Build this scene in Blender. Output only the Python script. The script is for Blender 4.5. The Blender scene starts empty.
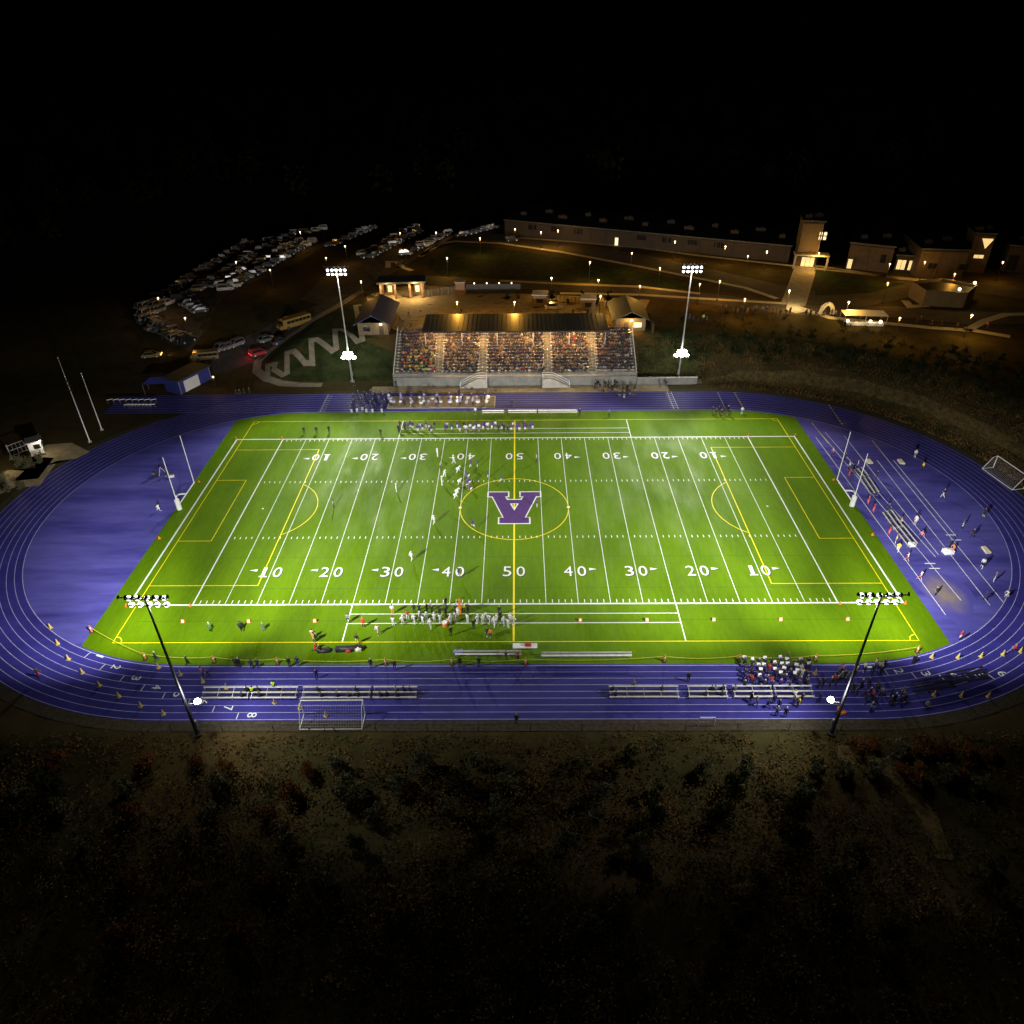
import bpy, bmesh, math, random
import numpy as np
from mathutils import Vector, Matrix
R = random.Random(7)
C = bpy.context.scene.collection
PI = math.pi
YD = 0.9144
SC = bpy.context.scene

# ---------------------------------------------------------------- camera
CAM = Vector((0.8045, -102.2555, 69.2492))
yaw, pit, roll, FOC = 0.01171183, 0.60083, -0.01141813, 729.6
_f = Vector((-math.sin(yaw) * math.cos(pit), math.cos(yaw) * math.cos(pit), -math.sin(pit)))
_r = Vector((math.cos(yaw), math.sin(yaw), 0))
_u = _r.cross(_f)
CR = _r * math.cos(roll) + _u * math.sin(roll)
CU = -_r * math.sin(roll) + _u * math.cos(roll)
cd = bpy.data.cameras.new('camera')
cam = bpy.data.objects.new('camera', cd)
C.objects.link(cam)
cam.matrix_world = Matrix(((CR.x, CU.x, -_f.x, CAM.x), (CR.y, CU.y, -_f.y, CAM.y), (CR.z, CU.z, -_f.z, CAM.z), (0, 0, 0, 1)))
cd.sensor_width = 36
cd.lens = 36 * FOC / 1024
cd.shift_y = -0.5 / 1024
cd.clip_start = 1
cd.clip_end = 6000
SC.camera = cam

# ---------------------------------------------------------------- terrain height
def S(t):
    t = 0 if t < 0 else 1 if t > 1 else t
    return t * t * (3 - 2 * t)

PLAT = 7.0
def terr(x, y):
    ax = max(abs(x) - 42.2, 0)
    D = math.hypot(ax, y)
    z = 0.0
    if y > 0:
        h = PLAT * S((D - 49.5) / 13.5)
        if x < -48:
            w = S((y - 52) / 36)
            k = S((-48 - x) / 14)
            h *= 1 - k + k * w
        if x > 48:
            h *= 1 - S((x - 48) / 12) * (1 - S((y - 4) / 34))
            if 44.8 < D:
                h += 1.3 * math.exp(-((D - 54.5) / 2.6) ** 2) * S((x - 40) / 20) * S(y / 20)
        z = h
    if y < -46.8:
        z -= 3.2 * S((-46.8 - y) / 11)
        z += 1.1 * math.exp(-((y + 62 + 0.1 * x) / 5) ** 2)
    return z

def at(u, v, lift=0.0):
    d = CR * (u - 512) - CU * (v - 511.5) + _f * FOC
    d.normalize()
    t, st = 60.0, 2.0
    while t < 900:
        p = CAM + d * t
        if p.z <= terr(p.x, p.y) + lift:
            lo, hi = t - st, t
            for _ in range(14):
                m = (lo + hi) / 2
                p = CAM + d * m
                if p.z <= terr(p.x, p.y) + lift: hi = m
                else: lo = m
            return p
        t += st
    return CAM + d * t

# ---------------------------------------------------------------- mesh builder and bookkeeping
class MB:
    def __init__(s): s.v = []; s.f = []; s.m = []
    def add(s, vs, fs, m=0):
        o = len(s.v)
        s.v += [tuple(p) for p in vs]
        s.f += [tuple(i + o for i in f) for f in fs]
        s.m += [m] * len(fs)
        return s
    def box(s, c, d, m=0, rz=0, base=False):
        cx, cy, cz = c
        if base: cz += d[2] / 2
        k, q = math.cos(rz), math.sin(rz)
        vs = []
        for sx in (-.5, .5):
            for sy in (-.5, .5):
                for sz in (-.5, .5):
                    a, b = sx * d[0], sy * d[1]
                    vs.append((cx + a * k - b * q, cy + a * q + b * k, cz + sz * d[2]))
        return s.add(vs, [(0, 1, 3, 2), (4, 6, 7, 5), (0, 4, 5, 1), (2, 3, 7, 6), (0, 2, 6, 4), (1, 5, 7, 3)], m)
    def tube(s, p0, p1, r0, r1=None, n=8, m=0, cap=True):
        p0, p1 = Vector(p0), Vector(p1)
        r1 = r0 if r1 is None else r1
        d = (p1 - p0)
        if d.length < 1e-6: return s
        d.normalize()
        a = d.orthogonal().normalized(); b = d.cross(a)
        vs = []
        for p, r in ((p0, r0), (p1, r1)):
            for i in range(n):
                t = 2 * PI * i / n
                vs.append(p + a * (r * math.cos(t)) + b * (r * math.sin(t)))
        fs = [(i, (i + 1) % n, n + (i + 1) % n, n + i) for i in range(n)]
        if cap: fs += [tuple(range(n - 1, -1, -1)), tuple(range(n, 2 * n))]
        return s.add(vs, fs, m)
    def path(s, pts, r, n=8, m=0):
        for a, b in zip(pts, pts[1:]): s.tube(a, b, r, n=n, m=m)
        return s
    def ball(s, c, r, m=0, nu=10, nv=7):
        rx, ry, rz = (r, r, r) if not hasattr(r, '__len__') else r
        vs = [(c[0], c[1], c[2] + rz)]
        for j in range(1, nv):
            a = PI * j / nv
            for i in range(nu):
                b = 2 * PI * i / nu
                vs.append((c[0] + rx * math.sin(a) * math.cos(b), c[1] + ry * math.sin(a) * math.sin(b), c[2] + rz * math.cos(a)))
        vs.append((c[0], c[1], c[2] - rz))
        fs = [(0, 1 + i, 1 + (i + 1) % nu) for i in range(nu)]
        for j in range(nv - 2):
            for i in range(nu):
                a, b = 1 + j * nu + i, 1 + j * nu + (i + 1) % nu
                fs.append((a, a + nu, b + nu, b))
        l = len(vs) - 1
        fs += [(l, 1 + (nv - 2) * nu + (i + 1) % nu, 1 + (nv - 2) * nu + i) for i in range(nu)]
        return s.add(vs, fs, m)
    def prism(s, poly, z0, z1, m=0, mt=None):
        n = len(poly)
        area = sum(poly[i][0] * poly[(i + 1) % n][1] - poly[(i + 1) % n][0] * poly[i][1] for i in range(n))
        if area < 0: poly = poly[::-1]
        vs = [(x, y, z0) for x, y in poly] + [(x, y, z1) for x, y in poly]
        s.add(vs, [(i, (i + 1) % n, n + (i + 1) % n, n + i) for i in range(n)] + [tuple(range(n - 1, -1, -1))], m)
        return s.add(vs[n:], [tuple(range(n))], m if mt is None else mt)
    def flat(s, poly, z, m=0):
        n = len(poly)
        area = sum(poly[i][0] * poly[(i + 1) % n][1] - poly[(i + 1) % n][0] * poly[i][1] for i in range(n))
        if area < 0: poly = poly[::-1]
        return s.add([(x, y, z) for x, y in poly], [tuple(range(n))], m)
    def mesh(s, name, mats, smooth=False):
        me = bpy.data.meshes.new(name)
        me.from_pydata(s.v, [], s.f)
        for k in (mats if isinstance(mats, (list, tuple)) else [mats]): me.materials.append(k)
        me.polygons.foreach_set('material_index', s.m)
        if smooth: me.polygons.foreach_set('use_smooth', [True] * len(s.f))
        me.update()
        return me
    def obj(s, name, mats, parent=None, smooth=False):
        o = bpy.data.objects.new(name, s.mesh(name, mats, smooth))
        C.objects.link(o)
        if parent: o.parent = parent
        return o

LABELS = {}
def tag(o, label, cat=None, group=None, kind=None):
    LABELS.setdefault(label, []).append(o.name)
    o['label'] = label
    if cat: o['category'] = cat
    if group: o['group'] = group
    if kind: o['kind'] = kind
    return o
def thing(name, label, cat, loc=(0, 0, 0), rz=0, group=None):
    o = bpy.data.objects.new(name, None)
    o.empty_display_size = 0.3
    C.objects.link(o)
    o.location = loc; o.rotation_euler = (0, 0, rz)
    return tag(o, label, cat, group)
def kids(o): return list(o.children)
def copy_tree(o, parent=None):
    c = o.copy(); C.objects.link(c)
    if parent: c.parent = parent
    for ch in kids(o): copy_tree(ch, c)
    return c
def inst(name, me, label, cat, loc, rz=0, group=None, sc=1.0):
    o = bpy.data.objects.new(name, me)
    C.objects.link(o)
    o.location = loc; o.rotation_euler = (0, 0, rz)
    if sc != 1.0: o.scale = sc if hasattr(sc, '__len__') else (sc, sc, sc)
    return tag(o, label, cat, group)
ORD = ('first second third fourth fifth sixth seventh eighth ninth tenth eleventh twelfth thirteenth fourteenth fifteenth sixteenth '
       'seventeenth eighteenth nineteenth twentieth').split()
ORD += ['twenty ' + w for w in ORD[:9]] + ['thirtieth'] + ['thirty ' + w for w in ORD[:9]] + ['fortieth'] + ['forty ' + w for w in ORD[:9]]

# ---------------------------------------------------------------- materials
def mat(name, col, rough=0.6, var=0.0, vscale=1.0, metal=0.0, bump=0.0, bscale=8.0, emit=None, es=0.0, spec=0.5, col2=None, detail=4.0, stretch=None, alpha=None):
    m = bpy.data.materials.new(name)
    m.use_nodes = True
    nt = m.node_tree
    b = nt.nodes['Principled BSDF']
    b.inputs['Base Color'].default_value = (*col, 1)
    b.inputs['Roughness'].default_value = rough
    b.inputs['Metallic'].default_value = metal
    b.inputs['Specular IOR Level'].default_value = spec
    geo = None
    if var or col2 or bump:
        geo = nt.nodes.new('ShaderNodeTexCoord')
        src = geo.outputs['Object']
        if stretch:
            mp = nt.nodes.new('ShaderNodeMapping')
            mp.inputs['Scale'].default_value = stretch
            nt.links.new(src, mp.inputs['Vector']); src = mp.outputs['Vector']
    if var or col2:
        n = nt.nodes.new('ShaderNodeTexNoise')
        n.inputs['Scale'].default_value = vscale
        n.inputs['Detail'].default_value = detail
        n.inputs['Roughness'].default_value = 0.62
        nt.links.new(src, n.inputs['Vector'])
        rp = nt.nodes.new('ShaderNodeValToRGB')
        a = tuple(max(0, c * (1 - var)) for c in col)
        c2 = col2 if col2 else tuple(c * (1 + var) for c in col)
        rp.color_ramp.elements[0].position = 0.36; rp.color_ramp.elements[0].color = (*a, 1)
        rp.color_ramp.elements[1].position = 0.64; rp.color_ramp.elements[1].color = (*c2, 1)
        nt.links.new(n.outputs['Fac'], rp.inputs['Fac'])
        nt.links.new(rp.outputs['Color'], b.inputs['Base Color'])
    if bump:
        n2 = nt.nodes.new('ShaderNodeTexNoise')
        n2.inputs['Scale'].default_value = bscale; n2.inputs['Detail'].default_value = 5
        nt.links.new(src, n2.inputs['Vector'])
        bp = nt.nodes.new('ShaderNodeBump'); bp.inputs['Strength'].default_value = bump; bp.inputs['Distance'].default_value = 0.05
        nt.links.new(n2.outputs['Fac'], bp.inputs['Height'])
        nt.links.new(bp.outputs['Normal'], b.inputs['Normal'])
    if emit:
        b.inputs['Emission Color'].default_value = (*emit, 1)
        b.inputs['Emission Strength'].default_value = es
        m.cycles.emission_sampling = 'NONE'
    return m

M = {}
def blend_two(m, scale, colA, colB, fac, lo=0.4, hi=0.6, stretch=None):
    """mix a second, larger pattern of the thing's own colour into a material"""
    nt = m.node_tree; b = nt.nodes['Principled BSDF']
    tc = nt.nodes.new('ShaderNodeTexCoord'); src = tc.outputs['Object']
    if stretch:
        mp = nt.nodes.new('ShaderNodeMapping'); mp.inputs['Scale'].default_value = stretch
        nt.links.new(src, mp.inputs['Vector']); src = mp.outputs['Vector']
    n = nt.nodes.new('ShaderNodeTexNoise'); n.inputs['Scale'].default_value = scale; n.inputs['Detail'].default_value = 3
    nt.links.new(src, n.inputs['Vector'])
    r = nt.nodes.new('ShaderNodeValToRGB')
    r.color_ramp.elements[0].position = lo; r.color_ramp.elements[0].color = (*colA, 1)
    r.color_ramp.elements[1].position = hi; r.color_ramp.elements[1].color = (*colB, 1)
    nt.links.new(n.outputs['Fac'], r.inputs['Fac'])
    mx = nt.nodes.new('ShaderNodeMix'); mx.data_type = 'RGBA'; mx.inputs['Factor'].default_value = fac
    l = b.inputs['Base Color'].links
    if l: nt.links.new(l[0].from_socket, mx.inputs['A'])
    else: mx.inputs['A'].default_value = b.inputs['Base Color'].default_value
    nt.links.new(r.outputs['Color'], mx.inputs['B'])
    nt.links.new(mx.outputs['Result'], b.inputs['Base Color'])

M['turf'] = mat('turf', (0.079, 0.162, 0.0006), 0.66, var=0.24, vscale=1.3, bump=0.7, bscale=5.0, spec=0.15, detail=6, stretch=(1.6, 0.35, 1))
blend_two(M['turf'], 0.09, (0.058, 0.122, 0.0006), (0.108, 0.2, 0.001), 0.5, stretch=(1.5, 0.6, 1))
blend_two(M['turf'], 1.0, (0.066, 0.135, 0.0008), (0.1, 0.185, 0.0012), 0.3, stretch=(.219, .004, 1))
def rough_noise(m, lo, hi, scale, stretch):
    nt = m.node_tree; tc = nt.nodes.new('ShaderNodeTexCoord'); mp = nt.nodes.new('ShaderNodeMapping'); mp.inputs['Scale'].default_value = stretch
    n = nt.nodes.new('ShaderNodeTexNoise'); n.inputs['Scale'].default_value = scale; n.inputs['Detail'].default_value = 7
    r = nt.nodes.new('ShaderNodeMapRange'); r.inputs['From Min'].default_value = .35; r.inputs['From Max'].default_value = .65; r.inputs['To Min'].default_value = lo; r.inputs['To Max'].default_value = hi
    nt.links.new(tc.outputs['Object'], mp.inputs['Vector']); nt.links.new(mp.outputs['Vector'], n.inputs['Vector']); nt.links.new(n.outputs['Fac'], r.inputs['Value']); nt.links.new(r.outputs['Result'], nt.nodes['Principled BSDF'].inputs['Roughness'])
rough_noise(M['turf'], .55, .8, .22, (1.6, .5, 1))
M['turf'].node_tree.nodes['Principled BSDF'].inputs['Specular Tint'].default_value = (.85, 1, .5, 1)
M['track'] = mat('track_rubber', (0.031, 0.027, 0.21), 0.6, var=0.28, vscale=0.5, bump=0.4, bscale=6.0, spec=0.18, stretch=(0.5, 1.3, 1))
blend_two(M['track'], 0.07, (0.026, 0.024, 0.155), (0.044, 0.04, 0.245), 0.5)
M['infield'] = mat('infield_rubber', (0.062, 0.057, 0.29), 0.58, var=0.34, vscale=0.55, detail=9, bump=0.4, bscale=6.0, spec=0.2, stretch=(0.35, 1.6, 1))
blend_two(M['infield'], 0.12, (0.036, 0.034, 0.19), (0.11, 0.104, 0.38), 0.5, stretch=(0.3, 1.8, 1))
M['white_paint'] = mat('white_line_paint', (0.7, 0.72, 0.68), 0.6, var=0.06, vscale=3)
M['lane_paint'] = mat('lane_line_paint', (0.36, 0.36, 0.58), 0.6, var=0.15, vscale=1)
M['yellow_paint'] = mat('yellow_line_paint', (0.8, 0.64, 0.005), 0.6, var=0.06, vscale=3)
M['purple_paint'] = mat('purple_field_paint', (0.062, 0.016, 0.135), 0.6, var=0.16, vscale=1.4)
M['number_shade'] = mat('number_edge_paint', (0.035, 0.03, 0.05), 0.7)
M['seam'] = mat('turf_seam', (0.03, 0.07, 0.004), 0.7)
M['wear'] = mat('worn_rubber', (0.2, 0.16, 0.1), 0.7, var=0.3, vscale=0.5, col2=(0.07, 0.066, 0.22))
M['ground'] = mat('rough_grass', (0.05, 0.038, 0.012), 0.9, var=0.45, vscale=0.35, spec=0.1, detail=8)
blend_two(M['ground'], 0.035, (0.026, 0.026, 0.007), (0.06, 0.036, 0.012), 0.6)
M['slope_grass'] = mat('slope_grass', (0.018, 0.03, 0.007), 0.9, var=0.4, vscale=0.6, spec=0.1, detail=8)
M['gravel'] = mat('gravel', (0.055, 0.045, 0.03), 0.9, var=0.35, vscale=2.2, spec=0.1, detail=8)
M['dirt'] = mat('dirt', (0.075, 0.055, 0.022), 0.9, var=0.4, vscale=1.1, spec=0.1, detail=8)
M['asphalt'] = mat('asphalt', (0.06, 0.052, 0.042), 0.85, var=0.22, vscale=0.5, spec=0.2)
M['concrete'] = mat('concrete', (0.33, 0.31, 0.27), 0.8, var=0.16, vscale=0.8, spec=0.2)
M['pale_path'] = mat('pale_path', (0.3, 0.24, 0.14), 0.85, var=0.2, vscale=0.7, spec=0.2)
M['wall_conc'] = mat('stand_wall_concrete', (0.17, 0.17, 0.155), 0.8, var=0.14, vscale=0.6, spec=0.2)
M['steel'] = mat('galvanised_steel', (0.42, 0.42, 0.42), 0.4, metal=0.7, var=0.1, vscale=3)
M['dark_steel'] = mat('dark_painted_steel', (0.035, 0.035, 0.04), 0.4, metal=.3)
M['alu'] = mat('aluminium_plank', (0.68, 0.68, 0.66), 0.45, metal=0.25, var=0.12, vscale=2)
M['black_metal'] = mat('black_painted_metal', (0.012, 0.012, 0.014), 0.5)
M['white_metal'] = mat('white_painted_metal', (0.72, 0.72, 0.7), 0.4)
M['white_cloth'] = mat('white_cloth', (0.75, 0.75, 0.75), 0.8, var=0.08, vscale=4)
M['dark_roof'] = mat('dark_roof_sheet', (0.035, 0.04, 0.03), 0.6, var=0.15, vscale=1.2, stretch=(4, 0.3, 1))
M['blue_roof'] = mat('navy_roof_sheet', (0.015, 0.02, 0.06), 0.6, var=0.15, vscale=1.2, stretch=(4, 0.3, 1))
M['tan_wall'] = mat('tan_block_wall', (0.11, 0.08, 0.04), 0.8, var=0.14, vscale=1.0)
M['grey_wall'] = mat('grey_panel_wall', (0.03, 0.02, 0.011), 0.8, var=0.14, vscale=0.4)
M['dim_wall'] = mat('brown_block_wall', (0.055, 0.038, 0.018), 0.8, var=0.25, vscale=0.6)
M['brick'] = mat('brick_wall', (0.2, 0.12, 0.07), 0.85, var=0.2, vscale=2.0)
M['blue_panel'] = mat('blue_wall_panel', (0.03, 0.035, 0.2), 0.6, var=0.1, vscale=1)
M['window_dark'] = mat('dark_window_glass', (0.012, 0.013, 0.016), 0.12)
M['window_lit'] = mat('lit_window', (0.8, 0.7, 0.5), 0.4, emit=(1, 0.72, 0.3), es=.8, var=0.2, vscale=0.9)
M['window_white'] = mat('lit_white_window', (0.8, 0.8, 0.8), 0.4, emit=(1, 0.85, 0.5), es=.9)
M['lens'] = mat('floodlight_lens', (0.9, 0.9, 0.9), 0.3, emit=(0.94, 0.97, 1.0), es=7)
M['lens_hot'] = mat('uplight_lens', (0.9, 0.9, 0.9), 0.3, emit=(1.0, 1.0, 0.97), es=60)
M['bulb'] = mat('street_lamp_glass', (0.9, 0.8, 0.6), 0.3, emit=(1.0, 0.8, 0.45), es=5)
M['bulb_white'] = mat('white_lamp_glass', (0.9, 0.9, 0.9), 0.3, emit=(1.0, 0.92, 0.75), es=5)
M['orange'] = mat('orange_plastic', (0.72, 0.19, 0.03), 0.5)
M['yellow_plastic'] = mat('yellow_plastic', (0.55, 0.42, 0.11), 0.5, var=0.08, vscale=6)
M['tan_mat'] = mat('tan_band_mat', (0.3, 0.22, 0.11), 0.9, var=0.15, vscale=1.2)
M['cream_mat'] = mat('cream_foam_mat', (0.62, 0.58, 0.42), 0.8, var=0.1, vscale=2)
M['rope'] = mat('yellow_rope', (0.6, 0.5, 0.05), 0.8)
M['net'] = mat('net_cord', (0.5, 0.5, 0.52), 0.9)
M['bark'] = mat('bark', (0.055, 0.04, 0.028), 0.9, var=0.3, vscale=3)
M['leaf_olive'] = mat('olive_leaf', (0.085, 0.085, 0.045), 0.9, var=0.55, vscale=1.1, spec=0.04)
M['leaf_rust'] = mat('rust_leaf', (0.12, 0.05, 0.016), 0.9, var=0.55, vscale=1.1, spec=0.04)
M['leaf_dark'] = mat('dark_leaf', (0.016, 0.024, 0.008), 0.9, var=0.55, vscale=1.1, spec=0.04)
M['leaf_straw'] = mat('dry_grass_blade', (0.05, 0.045, 0.016), 0.9, var=0.4, vscale=0.25, spec=0.1, col2=(.12, .07, .022), detail=6)
M['tyre'] = mat('tyre_rubber', (0.02, 0.02, 0.02), 0.8)
M['red'] = mat('red_fabric', (0.5, 0.03, 0.03), 0.7)
M['tail'] = mat('tail_light', (0.5, 0.02, 0.02), 0.3, emit=(1, 0.03, 0.04), es=2.5)
M['head'] = mat('car_headlight', (0.9, 0.8, 0.6), 0.3, emit=(1, 0.62, 0.15), es=5)

# ---------------------------------------------------------------- world and light
w = bpy.data.worlds.new('World'); SC.world = w; w.use_nodes = True
nt = w.node_tree
sky = nt.nodes.new('ShaderNodeTexSky'); sky.sky_type = 'NISHITA'; sky.sun_disc = False
sky.sun_elevation = math.radians(-9); sky.sun_rotation = math.radians(200)
bg = nt.nodes['Background']
nt.links.new(sky.outputs['Color'], bg.inputs['Color'])
bg.inputs['Strength'].default_value = 0.05
SC.view_settings.view_transform = 'Standard'; SC.view_settings.look = 'None'
SC.view_settings.exposure = 0; SC.view_settings.gamma = 1
SC.cycles.max_bounces = 4; SC.cycles.diffuse_bounces = 2; SC.cycles.glossy_bounces = 2
SC.cycles.transparent_max_bounces = 6
SC.cycles.sample_clamp_indirect = 4
SC.cycles.use_denoising = True
SC.cycles.caustics_reflective = False; SC.cycles.caustics_refractive = False

def lamp(kind, name, loc, power, col=(1, 1, 1), rad=0.3, aim=None, size=70, blend=0.7, parent=None):
    d = bpy.data.lights.new(name, kind); d.energy = power; d.color = col; d.shadow_soft_size = rad
    o = bpy.data.objects.new(name, d); C.objects.link(o)
    o.location = loc
    if aim is not None:
        o.rotation_euler = (Vector(aim) - Vector(loc)).to_track_quat('-Z', 'Y').to_euler()
        d.spot_size = math.radians(size); d.spot_blend = blend
    if parent:
        o.parent = parent; o.matrix_parent_inverse = (Matrix.Translation(parent.location) @ parent.rotation_euler.to_matrix().to_4x4()).inverted()
    return o
# ---------------------------------------------------------------- ground, track, turf, paint
def axis(lo, hi, st, far):
    a = list(np.arange(lo, hi + 1e-6, st))
    g, x = st, hi
    while x < far: g *= 1.35; x += g; a.append(x)
    g, x = st, lo
    while x > -far: g *= 1.35; x -= g; a.insert(0, x)
    return a
def build_ground():
    xs = axis(-135, 150, 1.5, 4000); ys = axis(-92, 120, 1.5, 5000)
    nx = len(xs)
    vs, fs = [], []
    rr = random.Random(3)
    for y in ys:
        for x in xs:
            z = terr(x, y)
            D = math.hypot(max(abs(x) - 42.2, 0), y)
            if D > 50 and not (abs(x) < 62 and 44 < y < 52): z += (rr.random() - .5) * 0.1
            if D < 46.5 or (y > 30 and y < 47 and -90 < x < 0): z = -0.05
            vs.append((x, y, z - 0.01))
    for j in range(len(ys) - 1):
        for i in range(nx - 1):
            a = j * nx + i
            fs.append((a, a + 1, a + nx + 1, a + nx))
    mb = MB(); mb.add(vs, fs)
    tag(mb.obj('ground', M['ground'], smooth=True), 'dark rough grass ground sloping up behind the grandstand and falling away in front', 'ground', kind='structure')
build_ground()

HS = 42.2   # half straight
def arc_pts(r, side, a0, a1, n):
    return [(side * (HS + r * math.cos(a0 + (a1 - a0) * i / n)), r * math.sin(a0 + (a1 - a0) * i / n)) for i in range(n + 1)]
def stadium(r, n=72):
    return arc_pts(r, 1, -PI / 2, PI / 2, n) + arc_pts(r, -1, PI / 2, -PI / 2, n)
def oval_line(mb, r, wd, z, m=0):
    n = 90
    A, B = stadium(r - wd / 2, n), stadium(r + wd / 2, n)
    k = len(A)
    mb.add([(x, y, z) for x, y in A] + [(x, y, z) for x, y in B], [(i, k + i, k + (i + 1) % k, (i + 1) % k) for i in range(k)], m)
ZT, ZP = 0.006, 0.012
mb = MB()
poly = arc_pts(44.95, 1, -PI / 2, PI / 2, 72) + [(-87.0, 44.95), (-87.0, 36.0)]
left = [p for p in arc_pts(44.95, -1, PI / 2, -PI / 2, 120) if p[1] < 36.0]
poly += [(-(HS + math.sqrt(44.95 ** 2 - 36 ** 2)), 36.0)] + left
mb.flat(poly, 0.0)
tag(mb.obj('running_track', M['track']), 'blue rubber running track oval with white lane lines around the field', 'running track', kind='structure')
mb = MB(); mb.flat(stadium(36.15), 0.003)
tag(mb.obj('infield_surface', M['infield']), 'lighter blue rubber surface in the two ends of the oval infield', 'infield', kind='structure')
# turf: stadium cut at x = +-57.6
TX = 57.6
a = math.acos((TX - HS) / 35.95)
poly = arc_pts(35.95, 1, -PI / 2, -a, 20) + arc_pts(35.95, 1, a, PI / 2, 20) + arc_pts(35.95, -1, PI / 2, a, 20) + arc_pts(35.95, -1, -a, -PI / 2, 20)
mb = MB(); mb.flat(poly, ZT)
tag(mb.obj('turf_field', M['turf']), 'bright green artificial turf football field inside the blue track', 'field', kind='structure')

def seg(mb, p, q, wd, z, m=0):
    p, q = Vector((p[0], p[1], 0)), Vector((q[0], q[1], 0))
    d = (q - p).normalized(); n = Vector((-d.y, d.x, 0)) * wd / 2
    mb.flat([(p + n)[:2], (p - n)[:2], (q - n)[:2], (q + n)[:2]], z, m)
def arcline(mb, c, r, a0, a1, wd, z, m=0, n=60):
    vs = []
    for i in range(n + 1):
        t = a0 + (a1 - a0) * i / n
        for rr in (r - wd / 2, r + wd / 2): vs.append((c[0] + rr * math.cos(t), c[1] + rr * math.sin(t), z))
    up = a1 > a0
    mb.add(vs, [((2 * i, 2 * i + 1, 2 * i + 3, 2 * i + 2) if up else (2 * i, 2 * i + 2, 2 * i + 3, 2 * i + 1)) for i in range(n)], m)

HW = 24.384
w_ = MB(); z = ZT + 0.004
seg(w_, (-54.86 - .12, -HW), (54.86 + .12, -HW), 0.26, z); seg(w_, (-54.86 - .12, HW), (54.86 + .12, HW), 0.26, z)
tag(w_.obj('sideline_marking', M['white_paint']), 'white painted sidelines along both long edges of the football field', 'field marking', kind='structure')
w_ = MB()
for x in (-54.86, 54.86): seg(w_, (x, -HW), (x, HW), 0.26, z + .003)
for i in range(-10, 11):
    if i == 0: continue
    x = i * 5 * YD
    seg(w_, (x, -HW), (x, HW), 0.19 if abs(i) == 10 else 0.09, z + .003)
tag(w_.obj('yard_line_marking', M['white_paint']), 'white painted yard lines and goal lines crossing the green turf', 'field marking', kind='structure')
w_ = MB()
for i in range(-50, 51):
    if i % 5 == 0: continue
    x = i * YD
    for s in (-1, 1):
        seg(w_, (x, s * (HW - 0.25)), (x, s * (HW - 0.95)), 0.12, z)
        seg(w_, (x, s * 8.1), (x, s * 8.7), 0.12, z)
for s in (-1, 1):
    xs = 22.9
    seg(w_, (-xs, s * HW), (-xs, s * 31.85), 0.14, z - .001); seg(w_, (xs, s * HW), (xs, s * 31.85), 0.14, z - .001)
    for yy in (26.4, 28.3): seg(w_, (-xs, s * yy), (xs, s * yy), 0.12, z - .0005)
    w_.flat([(s * 9.15 - .25, -.25), (s * 9.15 + .25, -.25), (s * 9.15 + .25, .25), (s * 9.15 - .25, .25)], z + .012)
    w_.flat([(s * 42.7 - .15, -.15), (s * 42.7 + .15, -.15), (s * 42.7 + .15, .15), (s * 42.7 - .15, .15)], z + .012)
tag(w_.obj('hash_marking', M['white_paint']), 'short white hash marks and team box lines on the turf', 'field marking', kind='structure')
y_ = MB(); zy = z + .007
SX, SY = 53.7, 31.9
for s in (-1, 1):
    seg(y_, (-SX - .07, s * SY), (SX + .07, s * SY), 0.115, zy)
    seg(y_, (s * SX, -SY + .08), (s * SX, SY - .08), 0.115, zy)
    for yy in (-20.15, 20.15): seg(y_, (s * (SX - .08), yy), (s * (SX - 16.0), yy), 0.115, zy)
    seg(y_, (s * (SX - 16.07), -20.2), (s * (SX - 16.07), 20.2), 0.15, zy + .003)
    for yy in (-9.15, 9.15): seg(y_, (s * (SX - .08), yy), (s * (SX - 5.3), yy), 0.115, zy)
    seg(y_, (s * (SX - 5.37), -9.2), (s * (SX - 5.37), 9.2), 0.115, zy + .003)
    al = math.acos(5.2 / 9.15)
    c = s * (SX - 11)
    arcline(y_, (c, 0), 9.15, (PI - al if s > 0 else -al), (PI + al if s > 0 else al), 0.13, zy + .005)
    for t in (-1, 1):
        a0 = math.atan2(-t, -s)
        arcline(y_, (s * SX, t * SY), 1.1, a0 - PI / 4, a0 + PI / 4, 0.13, zy + .004, n=10)
seg(y_, (0, -SY + .08), (0, SY - .08), 0.27, zy + .001)
arcline(y_, (0, 0), 9.15, 0, 2 * PI, 0.14, zy + .003, n=120)
tag(y_.obj('soccer_marking', M['yellow_paint']), 'yellow painted soccer lines, centre circle and penalty boxes on the turf', 'field marking', kind='structure')
w_ = MB()
for yy in (-27.75, -20.9, 20.9, -13.5, 3.2): seg(w_, (-52, yy), (52, yy), 0.07, ZT + .001)
for xx in (-46.5, 46.5): seg(w_, (xx, -27.4), (xx, 20), 0.06, ZT + .0015)
tag(w_.obj('turf_seam', M['seam']), 'thin dark seam lines where turf rolls meet', 'turf seam', kind='structure')

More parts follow.
